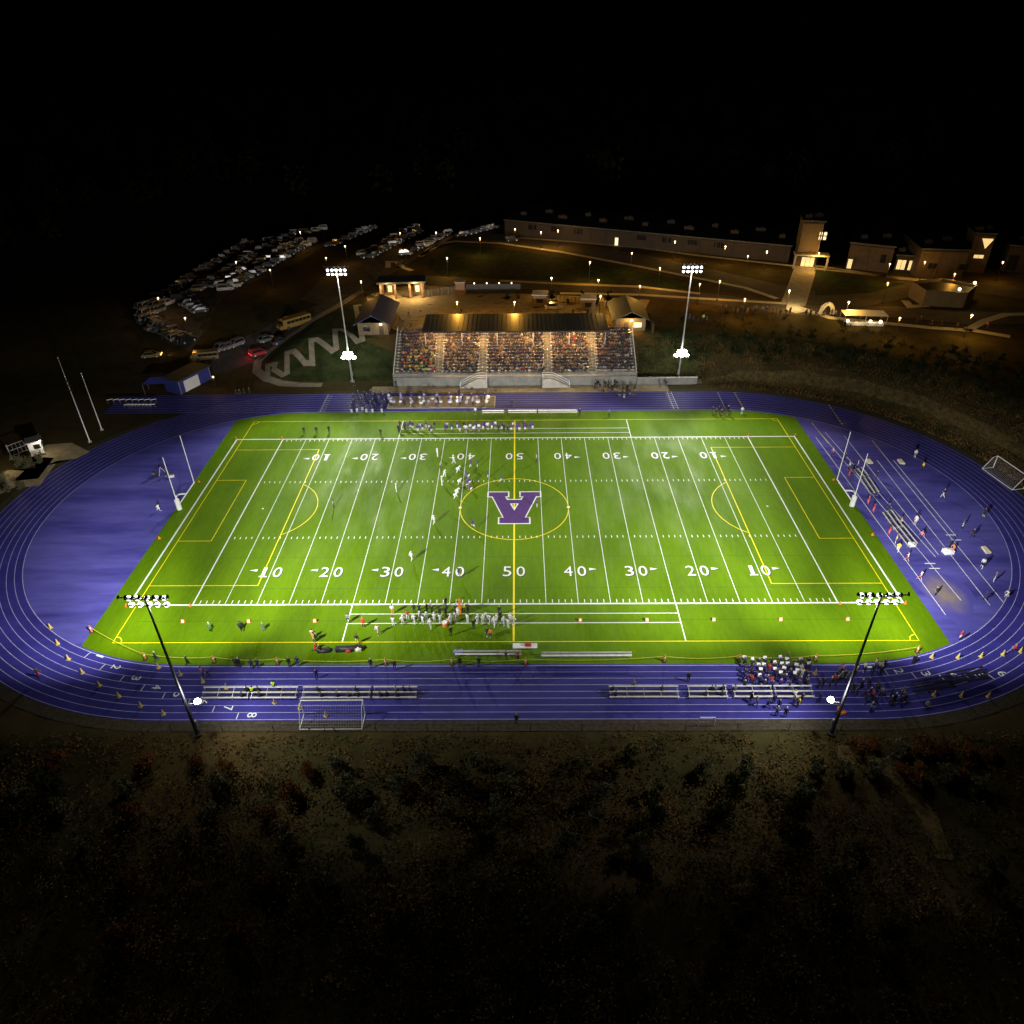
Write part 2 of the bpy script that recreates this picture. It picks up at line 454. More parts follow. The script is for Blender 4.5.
# letters and numbers
def text_mesh(txt, size, bold=0.0):
    cu = bpy.data.curves.new('t', 'FONT'); cu.body = txt; cu.size = size; cu.align_x = 'CENTER'; cu.align_y = 'CENTER'; cu.offset = bold; cu.resolution_u = 3
    o = bpy.data.objects.new('t', cu); C.objects.link(o)
    bpy.context.view_layer.update()
    dg = bpy.context.evaluated_depsgraph_get()
    me = bpy.data.meshes.new_from_object(o.evaluated_get(dg))
    bpy.data.objects.remove(o); bpy.data.curves.remove(cu)
    v = [tuple(p.co) for p in me.vertices]; f = [tuple(p.vertices) for p in me.polygons]
    bpy.data.meshes.remove(me)
    xs = [p[0] for p in v]; ys = [p[1] for p in v]
    cx, cy = (min(xs) + max(xs)) / 2, (min(ys) + max(ys)) / 2
    return [(a - cx, b - cy) for a, b, _ in v], f, max(xs) - min(xs), max(ys) - min(ys)
DIG = {}
def glyph(mb, ch, x, y, wd, ht, z, rz=0, bold=0.0, m=0):
    if ch not in DIG: DIG[ch] = text_mesh(ch, 1.0, bold)
    v, f, gw, gh = DIG[ch]
    k, q = math.cos(rz), math.sin(rz)
    pts = [(a / gw * wd, b / gh * ht) for a, b in v]
    mb.add([(x + a * k - b * q, y + a * q + b * k, z) for a, b in pts], f, m)
nm, ns = MB(), MB()
for i in range(-4, 5):
    n = 50 - abs(i) * 10
    x = i * 10 * YD
    for s in (-1, 1):
        y = -17.1 if s < 0 else 17.2
        rz = 0 if s < 0 else PI
        for k, ch in enumerate(str(n)):
            dx = (-1.02 if k == 0 else 1.02) * (1 if s < 0 else -1)
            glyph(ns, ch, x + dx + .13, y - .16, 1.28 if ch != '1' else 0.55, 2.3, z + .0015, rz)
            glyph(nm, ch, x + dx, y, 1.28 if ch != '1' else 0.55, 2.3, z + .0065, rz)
        if str(n)[0] == '1':
            q = 1 if s < 0 else -1
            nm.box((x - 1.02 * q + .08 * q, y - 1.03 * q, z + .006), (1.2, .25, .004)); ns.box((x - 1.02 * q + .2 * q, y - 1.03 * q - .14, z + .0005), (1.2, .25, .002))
        if i:
            d = 1 if i > 0 else -1
            ax = x + d * 2.15
            yy = y + (0.45 if s < 0 else -0.45)
            tri = [(ax, yy - .3), (ax, yy + .3), (ax + d * 1.15, yy)]
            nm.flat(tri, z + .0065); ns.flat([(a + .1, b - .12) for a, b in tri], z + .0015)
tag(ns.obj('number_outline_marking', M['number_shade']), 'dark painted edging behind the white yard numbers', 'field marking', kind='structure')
tag(nm.obj('yard_number_marking', M['white_paint']), 'white painted yard numbers 10 to 50 with direction triangles', 'field marking', kind='structure')

# letter A emblem, its foot towards the grandstand
def A_poly(g):
    # half profile in the letter's own frame (g grows it), y up towards the far side
    o = [(4.45 + g, 4.7 + g), (4.45 + g, 3.35 - g), (3.75 + g * .6, 3.35 - g), (1.75 + g, -3.05 + g * .5), (2.45 + g, -3.05 + g * .5), (2.45 + g, -4.65 - g)]
    inn = [(1.1 - g, 4.7 + g), (1.1 - g, 3.35 - g), (1.62 - g, 3.35 - g), (1.25 - g, 2.3 + g)]
    return o, inn
def emblem():
    for nme, g, zz, mt, lb in (('emblem_outline_marking', 0.24, z + .016, M['white_paint'], 'white painted outline around the purple letter A at midfield'),
                               ('emblem_marking', 0.0, z + .022, M['purple_paint'], 'big purple painted block letter A at midfield')):
        o, inn = A_poly(g)
        full = [(x, y) for x, y in o] + [(-x, y) for x, y in o[::-1]] + [(-x, y) for x, y in inn] + [(x, y) for x, y in inn[::-1]]
        # triangular counter
        h = [(-.78 + g * 1.5, 1.15 - g * .7), (.78 - g * 1.5, 1.15 - g * .7), (0, -1.0 + g * 2.2)]
        bm = bmesh.new()
        vo = [bm.verts.new((x, y, zz)) for x, y in full]
        vh = [bm.verts.new((x, y, zz)) for x, y in h]
        es = [bm.edges.new((vo[i], vo[(i + 1) % len(vo)])) for i in range(len(vo))] + [bm.edges.new((vh[i], vh[(i + 1) % 3])) for i in range(3)]
        bmesh.ops.triangle_fill(bm, edges=es, use_beauty=True)
        for f in bm.faces:
            if f.normal.z < 0: f.normal_flip()
        me = bpy.data.meshes.new(nme); bm.to_mesh(me); bm.free(); me.materials.append(mt)
        ob = bpy.data.objects.new(nme, me); C.objects.link(ob)
        tag(ob, lb, 'field marking', kind='structure')
emblem()

# lane lines
ln = MB()
for k in range(9):
    oval_line(ln, 36.25 + k * 1.067, 0.075 if k else 0.11, 0.004)
for k in range(9):
    y = 36.25 + k * 1.067
    seg(ln, (-87, y), (-HS, y), 0.075, 0.0055)
tag(ln.obj('lane_line_marking', M['lane_paint']), 'thin pale lane lines around the blue track', 'track marking', kind='structure')
tk = MB()
def lane_tick(u0, v0, u1, v1, wd=0.09, zz=0.008, dashed=0, mb=None):
    a, b = at(u0, v0), at(u1, v1)
    mb = mb or tk
    if not dashed: seg(mb, a, b, wd, zz); return
    for i in range(dashed):
        p = a.lerp(b, i / dashed); q = a.lerp(b, (i + .5) / dashed)
        seg(mb, p, q, wd, zz)
lane_tick(328.7, 394, 320, 412); lane_tick(667, 391.5, 674, 409); lane_tick(671, 391.5, 678.5, 409); lane_tick(717.5, 392, 726, 410)
for i in range(8):
    a = at(322 + i * 1.05, 411 - i * 2.1); seg(tk, (a.x - .7, a.y), (a.x + .7, a.y), .1, .009)
    a = at(668.5 + i * .9, 393.5 + i * 2); seg(tk, (a.x - .7, a.y), (a.x + .7, a.y), .1, .009)
LN = [('1', 100, 656), ('2', 116, 667), ('3', 136, 678), ('4', 157, 687), ('5', 178, 694.5), ('6', 203, 702), ('7', 228, 708), ('8', 252, 715),
      ('1', 869, 667), ('2', 899, 671), ('3', 926, 673.5), ('4', 953, 674.5), ('5', 979, 674.5), ('6', 1002, 673.5)]
for ch, u, v in LN:
    p = at(u, v)
    side = -1 if p.x < 0 else 1
    dx = max(abs(p.x) - HS, 0)
    ang = math.atan2(p.y, dx * side) if dx > 0.2 else -PI / 2
    glyph(tk, ch, p.x, p.y, .72 if ch != '1' else .3, 1.15, .009, ang)
    # start line beside the figure
    r = math.hypot(dx, p.y)
    dphi = (1.5 / r) * (-1 if side < 0 else -1)
    k = round((r - 36.25 - .53) / 1.067)
    r0, r1 = 36.25 + k * 1.067 + .06, 36.25 + (k + 1) * 1.067 - .06
    if dx > 0.2:
        a2 = ang - 1.7 / r
        seg(tk, (side * HS + r0 * math.cos(a2), r0 * math.sin(a2)), (side * HS + r1 * math.cos(a2), r1 * math.sin(a2)), .09, .009)
    else:
        seg(tk, (p.x - 1.7, -r0), (p.x - 1.7, -r1), .09, .009)
# runway and throwing lines on the right end of the infield
for a, b in (((60.2, 29.0), (63.2, -24)), ((61.4, 26.0), (64.3, -14)), ((64.6, 24.5), (65.0, -13.5)), ((67.2, 15.1), (66.7, -25)), ((69.3, 22.7), (68.9, -24.4)), ((58.9, 24), (59.6, -27)), ((70.2, 15), (70, -9))):
    seg(tk, a, b, .1, .008)
for u, v in ((930, 563.5), (934.5, 568.5), (951, 535), (956, 540)):
    p = at(u, v); seg(tk, (p.x - .8, p.y), (p.x + .8, p.y), .22, .010)
tag(tk.obj('lane_number_marking', M['white_paint']), 'white lane numbers, start ticks and runway lines on the blue rubber', 'track marking', kind='structure')
tk2 = MB()
lane_tick(734.5, 392.5, 745, 411, .22, dashed=8, mb=tk2); lane_tick(829, 405, 843, 425.5, .25, dashed=8, mb=tk2)
lane_tick(812, 423, 846, 465, .16, dashed=1, mb=tk2)
tag(tk2.obj('relay_zone_marking', M['yellow_paint']), 'dashed yellow relay zone marks across the far right lanes', 'track marking', kind='structure')
# worn paint patch
rr = random.Random(5)
pts = []
for i in range(28):
    t = 2 * PI * i / 28
    rad = 1 + .18 * math.sin(3 * t + 1) + .1 * rr.random()
    pts.append((3.3 * rad * math.cos(t) - .5 * math.sin(t), 5.6 * rad * math.sin(t)))
mb = MB(); mb.flat(pts, 0.0)
wm = M['wear']; nt_ = wm.node_tree
tc_ = nt_.nodes.new('ShaderNodeTexCoord'); mp_ = nt_.nodes.new('ShaderNodeMapping'); mp_.inputs['Scale'].default_value = (.3, .18, 1)
gr_ = nt_.nodes.new('ShaderNodeTexGradient'); gr_.gradient_type = 'SPHERICAL'
nz_ = nt_.nodes.new('ShaderNodeTexNoise'); nz_.inputs['Scale'].default_value = .55; nz_.inputs['Detail'].default_value = 6
nt_.links.new(tc_.outputs['Object'], mp_.inputs['Vector']); nt_.links.new(mp_.outputs['Vector'], gr_.inputs['Vector']); nt_.links.new(tc_.outputs['Object'], nz_.inputs['Vector'])
ml_ = nt_.nodes.new('ShaderNodeMath'); ml_.operation = 'MULTIPLY'; nt_.links.new(gr_.outputs['Fac'], ml_.inputs[0]); nt_.links.new(nz_.outputs['Fac'], ml_.inputs[1])
rp_ = nt_.nodes.new('ShaderNodeValToRGB'); rp_.color_ramp.elements[0].position = .05; rp_.color_ramp.elements[0].color = (0.06, 0.055, 0.29, 1); rp_.color_ramp.elements[1].position = .42; rp_.color_ramp.elements[1].color = (.2, .16, .14, 1)
nt_.links.new(ml_.outputs[0], rp_.inputs['Fac']); nt_.links.new(rp_.outputs['Color'], nt_.nodes['Principled BSDF'].inputs['Base Color'])
wo = mb.obj('worn_patch', wm); wo.location = (61.6, -22.4, .0055)
tag(wo, 'tan worn patch in the blue rubber at the right end', 'worn patch', kind='structure')

M['ochre'] = mat('ochre_dirt', (.1, .07, .026), .9, var=.45, vscale=.8, detail=8, spec=.1)
M['footpath'] = mat('pale_footpath', (.46, .43, .36), .8, var=.12, vscale=.8, spec=.2)
M['ramp'] = mat('weathered_concrete', (.19, .16, .11), .85, var=.2, vscale=.7)
# draped strips
def strip(name, pts, wd, mt, label, cat='path', lift=0.06, pix=True, mb=None, sub=1.5, closed=False):
    P = [at(u, v) for u, v in pts] if pix else [Vector((x, y, 0)) for x, y in pts]
    L = [Vector((p.x, p.y)) for p in P]
    Q = []
    for a, b in zip(L, L[1:]):
        n = max(1, int((b - a).length / sub))
        for i in range(n): Q.append(a.lerp(b, i / n))
    Q.append(L[-1])
    own = mb is None
    mb = mb or MB()
    vs = []
    for i, q in enumerate(Q):
        d0 = (Q[i] - Q[i - 1]).normalized() if i else (Q[1] - Q[0]).normalized()
        d1 = (Q[i + 1] - Q[i]).normalized() if i < len(Q) - 1 else d0
        n0, n1 = Vector((-d0.y, d0.x)), Vector((-d1.y, d1.x))
        nn = n0 + n1
        nn = nn.normalized() if nn.length > .1 else n0
        k = min(1.8, 1 / max(.45, nn.dot(n1)))
        for t in (-.5, 0, .5):
            p = q + nn * (wd * t * k)
            vs.append((p.x, p.y, terr(p.x, p.y) + lift))
    fs = []
    for i in range(len(Q) - 1):
        a = 3 * i
        fs += [(a, a + 3, a + 4, a + 1), (a + 1, a + 4, a + 5, a + 2)]
    mb.add(vs, fs)
    if own:
        return tag(mb.obj(name, mt), label, cat, kind='structure')
def pad(name, pix, mt, label, cat='paving', lift=0.04):
    P = [at(u, v) for u, v in pix]
    mb = MB()
    cx, cy = sum(p.x for p in P) / len(P), sum(p.y for p in P) / len(P)
    # fan subdivided so that it drapes
    n = 8
    ring = []
    for a, b in zip(P, P[1:] + P[:1]):
        k = max(1, int((b - a).length / 3))
        for i in range(k): ring.append(a.lerp(b, i / k))
    vs, m = [(cx, cy, terr(cx, cy) + lift)], len(ring)
    for j in range(1, n + 1):
        for p in ring:
            x, y = cx + (p.x - cx) * j / n, cy + (p.y - cy) * j / n
            vs.append((x, y, terr(x, y) + lift))
    fs = [(0, 1 + i, 1 + (i + 1) % m) for i in range(m)]
    for j in range(n - 1):
        for i in range(m):
            a, b = 1 + j * m + i, 1 + j * m + (i + 1) % m
            fs.append((a, a + m, b + m, b))
    mb.add(vs, fs)
    o = mb.obj(name, mt)
    me = o.data
    bm = bmesh.new(); bm.from_mesh(me)
    bmesh.ops.recalc_face_normals(bm, faces=bm.faces)
    if sum(f.normal.z for f in bm.faces) < 0: bmesh.ops.reverse_faces(bm, faces=bm.faces)
    bm.to_mesh(me); bm.free()
    return tag(o, label, cat, kind='structure')

# gravel shoulder along the near straight and round the outside of the track
mb = MB()
A_, B_ = stadium(44.97, 80), stadium(46.5, 80)
k = len(A_)
mb.add([(x, y, 0.0) for x, y in A_] + [(x, y, 0.0) for x, y in B_], [(i, k + i, k + i + 1, i + 1) for i in range(k - 1) if not (A_[i][0] < -40 and A_[i][1] > 34)] + [(k - 1, 2 * k - 1, k, 0)])
tag(mb.obj('gravel_shoulder', M['gravel']), 'strip of brown gravel along the outside of the blue track', 'gravel', kind='structure')
mb = MB(); mb.box((1, 46.9, -.02), (66, 3.4, .1))
tag(mb.obj('stand_apron', M['pale_path']), 'pale sandy paved strip between grandstand wall and track', 'paving', kind='structure')
strip('walkway', [(322, 385.5), (300, 385.5), (282, 384), (266, 379), (256.5, 371), (258, 362), (270, 351), (300, 330), (337, 307), (362, 291)], 2.0, M['ramp'], 'curving pale walkway from the stand round the grass slope up to the plaza', lift=.09)
zz = [(192, 637), (190, 582), (222, 578), (216, 600), (250, 622), (269, 612), (268, 532), (296, 526), (340, 574), (370, 574), (365, 482), (388, 479), (448, 524), (466, 514), (460, 440), (488, 440), (548, 487), (570, 480), (542, 345), (566, 342)]
strip('switchback_ramp', [(220 + a / 4, 220 + b / 4) for a, b in zz], 1.25, M['ramp'], 'zigzag concrete ramp climbing the grass slope left of the grandstand', lift=.12, sub=1.0)
# plateau surfaces
pad('plaza', [(398, 332), (372, 316), (366, 296), (396, 287), (450, 283), (500, 293), (600, 297), (650, 300), (640, 318), (628, 332), (600, 326), (500, 326), (440, 328)], M['pale_path'], 'amber lit paved plaza behind the grandstand', lift=.03)
strip('road', [(420, 280), (460, 283), (540, 285), (640, 291), (720, 300), (780, 308), (840, 312), (900, 312), (960, 318), (1010, 318), (1060, 316)], 8.5, M['asphalt'], 'dark asphalt road passing behind the plaza', 'road', lift=.05)
strip('school_drive', [(470, 236), (540, 243), (640, 260), (720, 278), (800, 297), (850, 300), (900, 290), (935, 283), (1000, 290), (1060, 300)], 11, M['asphalt'], 'asphalt drive curving in front of the school buildings', 'road', lift=.07)
SW = [([(420, 256), (440, 244), (455, 241.5), (500, 243.5), (560, 252), (640, 267), (700, 279), (745, 288), (777, 299)], 'pale kerbside path between the dark lawn and the school drive'),
      ([(500, 281), (560, 284), (640, 287), (700, 294)], 'pale kerbside path along the far edge of the road'),
      ([(560, 293.5), (640, 295), (720, 300), (790, 304)], 'pale kerbside path along the near edge of the road'),
      ([(520, 238), (560, 241), (640, 248), (700, 256), (800, 267), (880, 276), (930, 281)], 'pale path along the foot of the school wall'),
      ([(815, 266), (850, 271), (900, 279), (935, 282)], 'second pale path in front of the gym wall'),
      ([(790, 305), (830, 318), (880, 323), (930, 328), (975, 331), (1010, 337)], 'amber lit path along the top of the dark bank'),
      ([(966, 331), (985, 321), (1005, 315), (1040, 314)], 'pale path branching off to the right past the lamp'),
      ([(388, 268), (388, 262), (396, 262), (404, 268), (412, 271)], 'curved pale kerb round a planted island'),
      ([(420, 257), (430, 249), (440, 243.5), (452, 236)], 'pale stair path rising beside the parked cars')]
for i, (pp, lb) in enumerate(SW): strip('footpath', pp, 2.0 if i in (5, 6) else 1.6, M['footpath'], lb, lift=.10)
strip('crosswalk', [(793, 305), (799, 288), (806, 266)], 6.0, M['concrete'], 'broad pale crosswalk leading up to the entrance tower', lift=.12)
pad('ticket_pad', [(786, 304), (797, 304), (806, 312), (796, 314), (786, 310)], M['concrete'], 'brightly lit concrete pad at the end of the crosswalk', lift=.15)
pad('court_lawn', [(424, 262), (455, 245), (500, 248), (600, 264), (700, 283), (690, 290), (600, 284), (500, 278), (440, 276)], M['slope_grass'], 'dark lawn between the plaza road and the school drive', 'lawn', lift=.02)
pad('school_lawn', [(815, 270), (870, 280), (905, 284), (870, 293), (815, 296)], M['slope_grass'], 'dark lawn between the crosswalk and the school drive', 'lawn', lift=.11)
M['bank_lawn'] = mat('bank_lawn', (.021, .028, .008), .9, var=.4, vscale=.5, detail=8, spec=.1)
pad('slope_lawn', [(272, 381), (262, 372), (272, 355), (302, 332), (340, 308), (362, 300), (378, 338), (392, 352), (391, 381), (330, 382)], M['bank_lawn'], 'dark green grass slope around the zigzag ramp', 'lawn', lift=.05)
pad('slope_lawn', [(640, 378), (638, 345), (648, 326), (690, 328), (712, 350), (705, 372), (690, 377)], M['bank_lawn'], 'dark green grass slope right of the grandstand', 'lawn', lift=.05)
pad('parking_lot', [(140, 318), (160, 300), (250, 243), (280, 228), (350, 228), (300, 262), (230, 292), (205, 330), (190, 352), (160, 338)], M['asphalt'], 'dark asphalt parking lot full of cars beyond the left slope', 'parking lot', lift=.03)
pad('parking_aisle', [(300, 300), (340, 262), (400, 225), (470, 222), (520, 226), (470, 238), (430, 250), (390, 275), (360, 292), (320, 305)], M['asphalt'], 'asphalt parking lot beside the covered gateway', 'parking lot', lift=.03)
pad('service_drive', [(200, 355), (240, 340), (290, 315), (335, 300), (345, 305), (300, 332), (255, 362), (215, 375)], M['asphalt'], 'asphalt service drive below the parking lot', 'road', lift=.04)
pad('gate_paving', [(30, 457), (46, 445), (72, 443), (90, 452), (76, 459), (58, 461), (40, 486), (14, 488), (-12, 500), (-12, 482), (8, 470), (24, 471), (14, 481), (38, 479), (54, 458)], M['pale_path'], 'pale paving at the lit entrance gate left of the track', lift=.05)
strip('bank_path', [(690, 383), (740, 376), (800, 377), (860, 386), (920, 402), (980, 428), (1030, 455)], 2.2, M['dirt'], 'faint dirt path along the crest of the right bank', lift=.08)
strip('dirt_track', [(838, 752), (858, 757), (885, 772), (910, 792), (930, 820), (945, 860)], 1.9, M['ochre'], 'ochre dirt track bending through the scrub', lift=.1)
# ---------------------------------------------------------------- floodlight poles
def flood_pole(x, y, zb, H, yaw, label, aims, power, spill, inward, ups):
    t = thing('floodlight_pole', label, 'floodlight', (x, y, zb), 0, 'floodlight poles at the four corners of the field')
    b = MB(); b.tube((0, 0, -1.2), (0, 0, H * .35), .21, .17, 12); b.tube((0, 0, H * .35), (0, 0, H), .17, .1, 12)
    b.tube((0, 0, 0), (0, 0, .25), .5, .5, 12)
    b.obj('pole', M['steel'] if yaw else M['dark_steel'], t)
    k, q = math.cos(yaw), math.sin(yaw)   # head faces along local +y turned by yaw
    def W(a, b_, c): return (a * k - b_ * q, a * q + b_ * k, c)
    b = MB()
    for h in (H - .15, H - 1.0):
        b.tube(W(-2.15, .05, h), W(2.15, .05, h), .07, n=6)
    b.tube(W(-2.6, -.15, H + .25), W(2.6, -.15, H + .25), .06, n=6)
    for s in (-1, 1): b.tube(W(s * 1.4, .05, H - 1.0), W(s * 1.4, -.15, H + .25), .05, n=6)
    b.obj('crossarm', M['black_metal'], t)
    # driver boxes along the top bar
    for i in range(8):
        a = -2.45 + i * .7
        d = MB(); d.box(W(a, -.15, H + .38 + .05 * (i % 2)), (.24, .2, .2), rz=yaw + .1 * (i % 3 - 1)); d.box(W(a, -.3, H + .34), (.2, .2, .1), rz=yaw)
        d.obj('driver_box', M['black_metal'], t)
    for r in range(2):
        for i in range(5):
            a = -1.8 + i * .9
            h = H - .12 - r * .88
            tilt = -.5
            c = Vector(W(a, .32, h - .1))
            dirv = Vector(W(0, math.cos(tilt), math.sin(tilt)))
            L = MB()
            lr = .27 if yaw else .3; L.ball((c.x, c.y, c.z), (lr, lr, lr * .8), 0, 10, 6)
            o = L.obj('lamp', M['lens'], t, smooth=True)
            Hs = MB()
            Hs.tube(c - dirv * .42, c - dirv * .1, .1, .2 if not yaw else .3, 10)
            Hs.obj('housing', M['steel'], o)
    # low uplights on a bracket; the far cluster is widened to imitate their glow
    for j, (dx, dy, dz) in enumerate(ups):
        L = MB(); L.tube((dx * .25, dy * .25, 5.3 + dz), (dx, dy, 5.3 + dz), .05, n=6); L.tube((dx, dy, 5.2 + dz), (dx, dy, 5.5 + dz), .3, .42, 10)
        o = L.obj('uplight', M['steel'], t)
        L = MB(); kk = .34 if len(ups) == 1 else .46; L.ball((dx, dy, 5.6 + dz), (kk, kk, kk * .75), 0, 12, 7); L.obj('lamp', M['lens_hot'], o, smooth=True)
    lamp('POINT', 'uplight_spill', (x + ups[0][0], y + ups[0][1] - .2, zb + 6.9), 1300 if len(ups) > 1 else 700, (1, 1, .95), .6, parent=t)
    b = MB(); b.box((0, .3, 1.7), (.5, .3, .9)); b.obj('control_box', M['steel'], t)
    hx, hy, hz = W(0, .9, H - .55)
    for i, (ax, ay, pw, sz) in enumerate(aims):
        lamp('SPOT', 'flood_beam', (x + hx, y + hy, zb + hz), power * pw, (1.0, .985, .94), .9, (ax, ay, 0), sz, .75, t)
    hx, hy, hz = W(0, 1.6, H - 2.0)
    lamp('POINT', 'flood_spill', (x + hx, y + hy, zb + hz), spill, (1.0, .985, .94), 1.0, parent=t)
    return t
PW = 62000
for s, nme in ((-1, 'left'), (1, 'right')):
    X = lambda v: v * -s
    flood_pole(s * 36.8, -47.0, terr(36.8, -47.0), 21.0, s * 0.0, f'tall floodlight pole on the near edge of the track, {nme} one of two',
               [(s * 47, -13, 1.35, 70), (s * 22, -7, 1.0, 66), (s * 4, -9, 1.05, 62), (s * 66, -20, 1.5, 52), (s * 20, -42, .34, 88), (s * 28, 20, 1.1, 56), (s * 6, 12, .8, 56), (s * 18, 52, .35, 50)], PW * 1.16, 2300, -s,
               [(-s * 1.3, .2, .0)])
    flood_pole(s * 36.9, 51.0, terr(36.9, 51.0), 25.3, PI, f'tall floodlight pole behind the far track, {nme} of the grandstand',
               [(s * 48, 12, 1.15, 60), (s * 24, 14, .8, 58), (s * 8, 16, .75, 58), (s * 54, 2, .25, 50), (s * 28, -8, .45, 50)], PW, 2200, -s,
               [(0, -.5, .3), (-1.15, -.4, .33), (1.15, -.4, .33), (-.6, -.5, 1.3), (.6, -.5, 1.3)])

# ---------------------------------------------------------------- grandstand
GW = 27.2
g = thing('grandstand', 'long covered grandstand packed with people behind the far track', 'grandstand', (0, 0, 0))
NR, Y0, Z0, DY, DZ = 14, 50.5, 2.25, .8, .42
AIS = (-17.2, -7.25, 7.4, 17.45)
mb = MB()
mb.box((0, 48.95, 1.0), (2 * GW, .3, 2.1))
mb.obj('front_wall', M['wall_conc'], g)
mb = MB(); mb.box((0, 49.8, 1.95), (2 * GW - .02, 1.38, .2)); mb.obj('front_walkway', M['concrete'], g)
mb = MB()
for r in range(NR):
    y0, zt = Y0 + r * DY, Z0 + r * DZ
    mb.box((0, y0 + DY / 2, zt - .3), (2 * GW - .04, DY - .002, .6 - .002 * r))
mb.obj('seating_deck', M['ramp'], g)
edges = [-GW + .5] + [x for a in AIS for x in (a - .75, a + .75)] + [GW - .5]
for r in range(NR):
    y0, zt = Y0 + r * DY, Z0 + r * DZ
    mb = MB()
    for k in range(0, len(edges), 2):
        a, b = edges[k], edges[k + 1]
        mb.box(((a + b) / 2, y0 + .52, zt + .42), (b - a, .26, .05))
        n = int((b - a) / 2)
        for i in range(n + 1): mb.box((a + .1 + i * (b - a - .2) / n, y0 + .52, zt + .2), (.06, .2, .4))
    mb.obj('bench_row', M['alu'], g)
for a in AIS:
    mb = MB()
    for r in range(NR):
        y0, zt = Y0 + r * DY, Z0 + r * DZ
        mb.box((a, y0 + .22, zt + .1), (1.3, .44, .21))
    mb.obj('aisle_stair', M['ramp'], g)
    mb = MB()
    for r in range(0, NR - 1, 3):
        y0, zt = Y0 + r * DY, Z0 + r * DZ
        mb.path([(a, y0 + .2, zt), (a, y0 + .2, zt + 1), (a, y0 + 1.5, zt + 1.7), (a, y0 + 1.5, zt + .8)], .025, 6)
    mb.obj('aisle_handrail', M['steel'], g)
def rail(mb, a, b, h=1.05, n=12, rows=4, r=.025):
    a, b = Vector(a), Vector(b)
    for i in range(n + 1):
        p = a.lerp(b, i / n); mb.tube(p, p + Vector((0, 0, h)), r, n=5)
    for k in range(rows):
        dz = Vector((0, 0, h * (k + 1) / rows)); mb.tube(a + dz, b + dz, r * .8, n=5)
mb = MB()
rail(mb, (-GW, 49.0, 2.06), (-12.2, 49.0, 2.06), n=10); rail(mb, (-6.3, 49, 2.06), (6.3, 49, 2.06), n=9); rail(mb, (12.2, 49, 2.06), (GW, 49, 2.06), n=10)
mb.obj('front_railing', M['steel'], g)
for s in (-1, 1):
    mb = MB(); rail(mb, (s * GW, 50.4, 2.3), (s * GW, 61.8, 8.2), n=9, rows=5, r=.035)
    mb.obj('side_railing', M['white_metal'], g)
    mb = MB()
    P_ = [(Y0, 0), (Y0 + NR * DY, 0), (Y0 + NR * DY, Z0 + NR * DZ - .42), (Y0, Z0)]
    vs = [(s * (GW - .01), y, z) for y, z in P_] + [(s * (GW + .18), y, z) for y, z in P_]
    mb.add(vs, [(0, 1, 2, 3), (7, 6, 5, 4), (0, 4, 5, 1), (1, 5, 6, 2), (2, 6, 7, 3), (3, 7, 4, 0)])
    mb.obj('side_wall', M['wall_conc'], g)
mb = MB(); mb.box((0, 64.2, 7.62), (41.6, 4.8, 1.1)); mb.obj('concourse', M['concrete'], g)
mb = MB(); mb.box((0, 64.9, 9.2), (41.2, .2, 2.0)); mb.obj('back_wall', M['tan_wall'], g)
# roof
mb = MB()
rx0, rx1, ry0, ry1, rz = -20.9, 21.1, 55.2, 66.0, 10.25
vs = [(rx0, ry0, rz), (rx1, ry0, rz), (rx1, ry1, rz + .25), (rx0, ry1, rz + .25)]
mb.add(vs + [(a, b, c - .3) for a, b, c in vs], [(0, 1, 2, 3), (7, 6, 5, 4), (0, 4, 5, 1), (1, 5, 6, 2), (2, 6, 7, 3), (3, 7, 4, 0)])
rf = mb.obj('roof', M['dark_roof'], g)
mb = MB()
for i in range(43):
    x = rx0 + .2 + i * .99
    mb.add([(x, ry0, rz + .003), (x + .06, ry0, rz + .003), (x + .06, ry1, rz + .253), (x, ry1, rz + .253), (x, ry0, rz + .06), (x + .06, ry0, rz + .06), (x + .06, ry1, rz + .31), (x, ry1, rz + .31)],
           [(4, 5, 6, 7), (0, 4, 7, 3), (1, 2, 6, 5), (0, 1, 5, 4)])
mb.obj('roof_seam', M['dark_roof'], rf)
mb = MB(); mb.box((.1, ry0 - .09, rz - .12), (42.2, .14, .34)); mb.obj('fascia', M['grey_wall'], rf)
for x in (-20.4, -12, -4, 4.2, 12.4, 20.6):
    mb = MB(); yy = 57.2; zb = Z0 + int((yy - Y0) / DY) * DZ
    mb.tube((x, yy, zb - .2), (x, yy, rz - .3), .11, n=10); mb.box((x, yy, zb + .02), (.45, .45, .12)); mb.tube((x, yy, rz - 1.4), (x, ry0 + .4, rz - .35), .06, n=6)
    mb.obj('column', M['steel'], g)
    mb = MB(); mb.tube((x, 65.4, 8.1), (x, 65.4, rz - .1), .12, n=10); mb.obj('column', M['steel'], g)
for x in (-18.6, -13.6, -8.2, -2.5, 3.2, 8.3, 13.2, 17.5):
    mb = MB(); mb.box((x, ry0 + .5, rz - .42), (.7, .25, .16)); mb.obj('roof_lamp', M['bulb_white'], rf)
    lamp('SPOT', 'roof_light', (x, ry0 + .6, rz - .6), 2300, (1.0, .58, .2), .15, (x, 58.2, 5), 150, .5, g)
for x in (-14, -5, 4, 13): lamp('SPOT', 'roof_light', (x, ry0 - .3, rz - .3), 3800, (1.0, .72, .42), .2, (x + 2, 43.5, 0), 80, .8, g)  # extra spots without fixtures, added to brighten the apron and far track
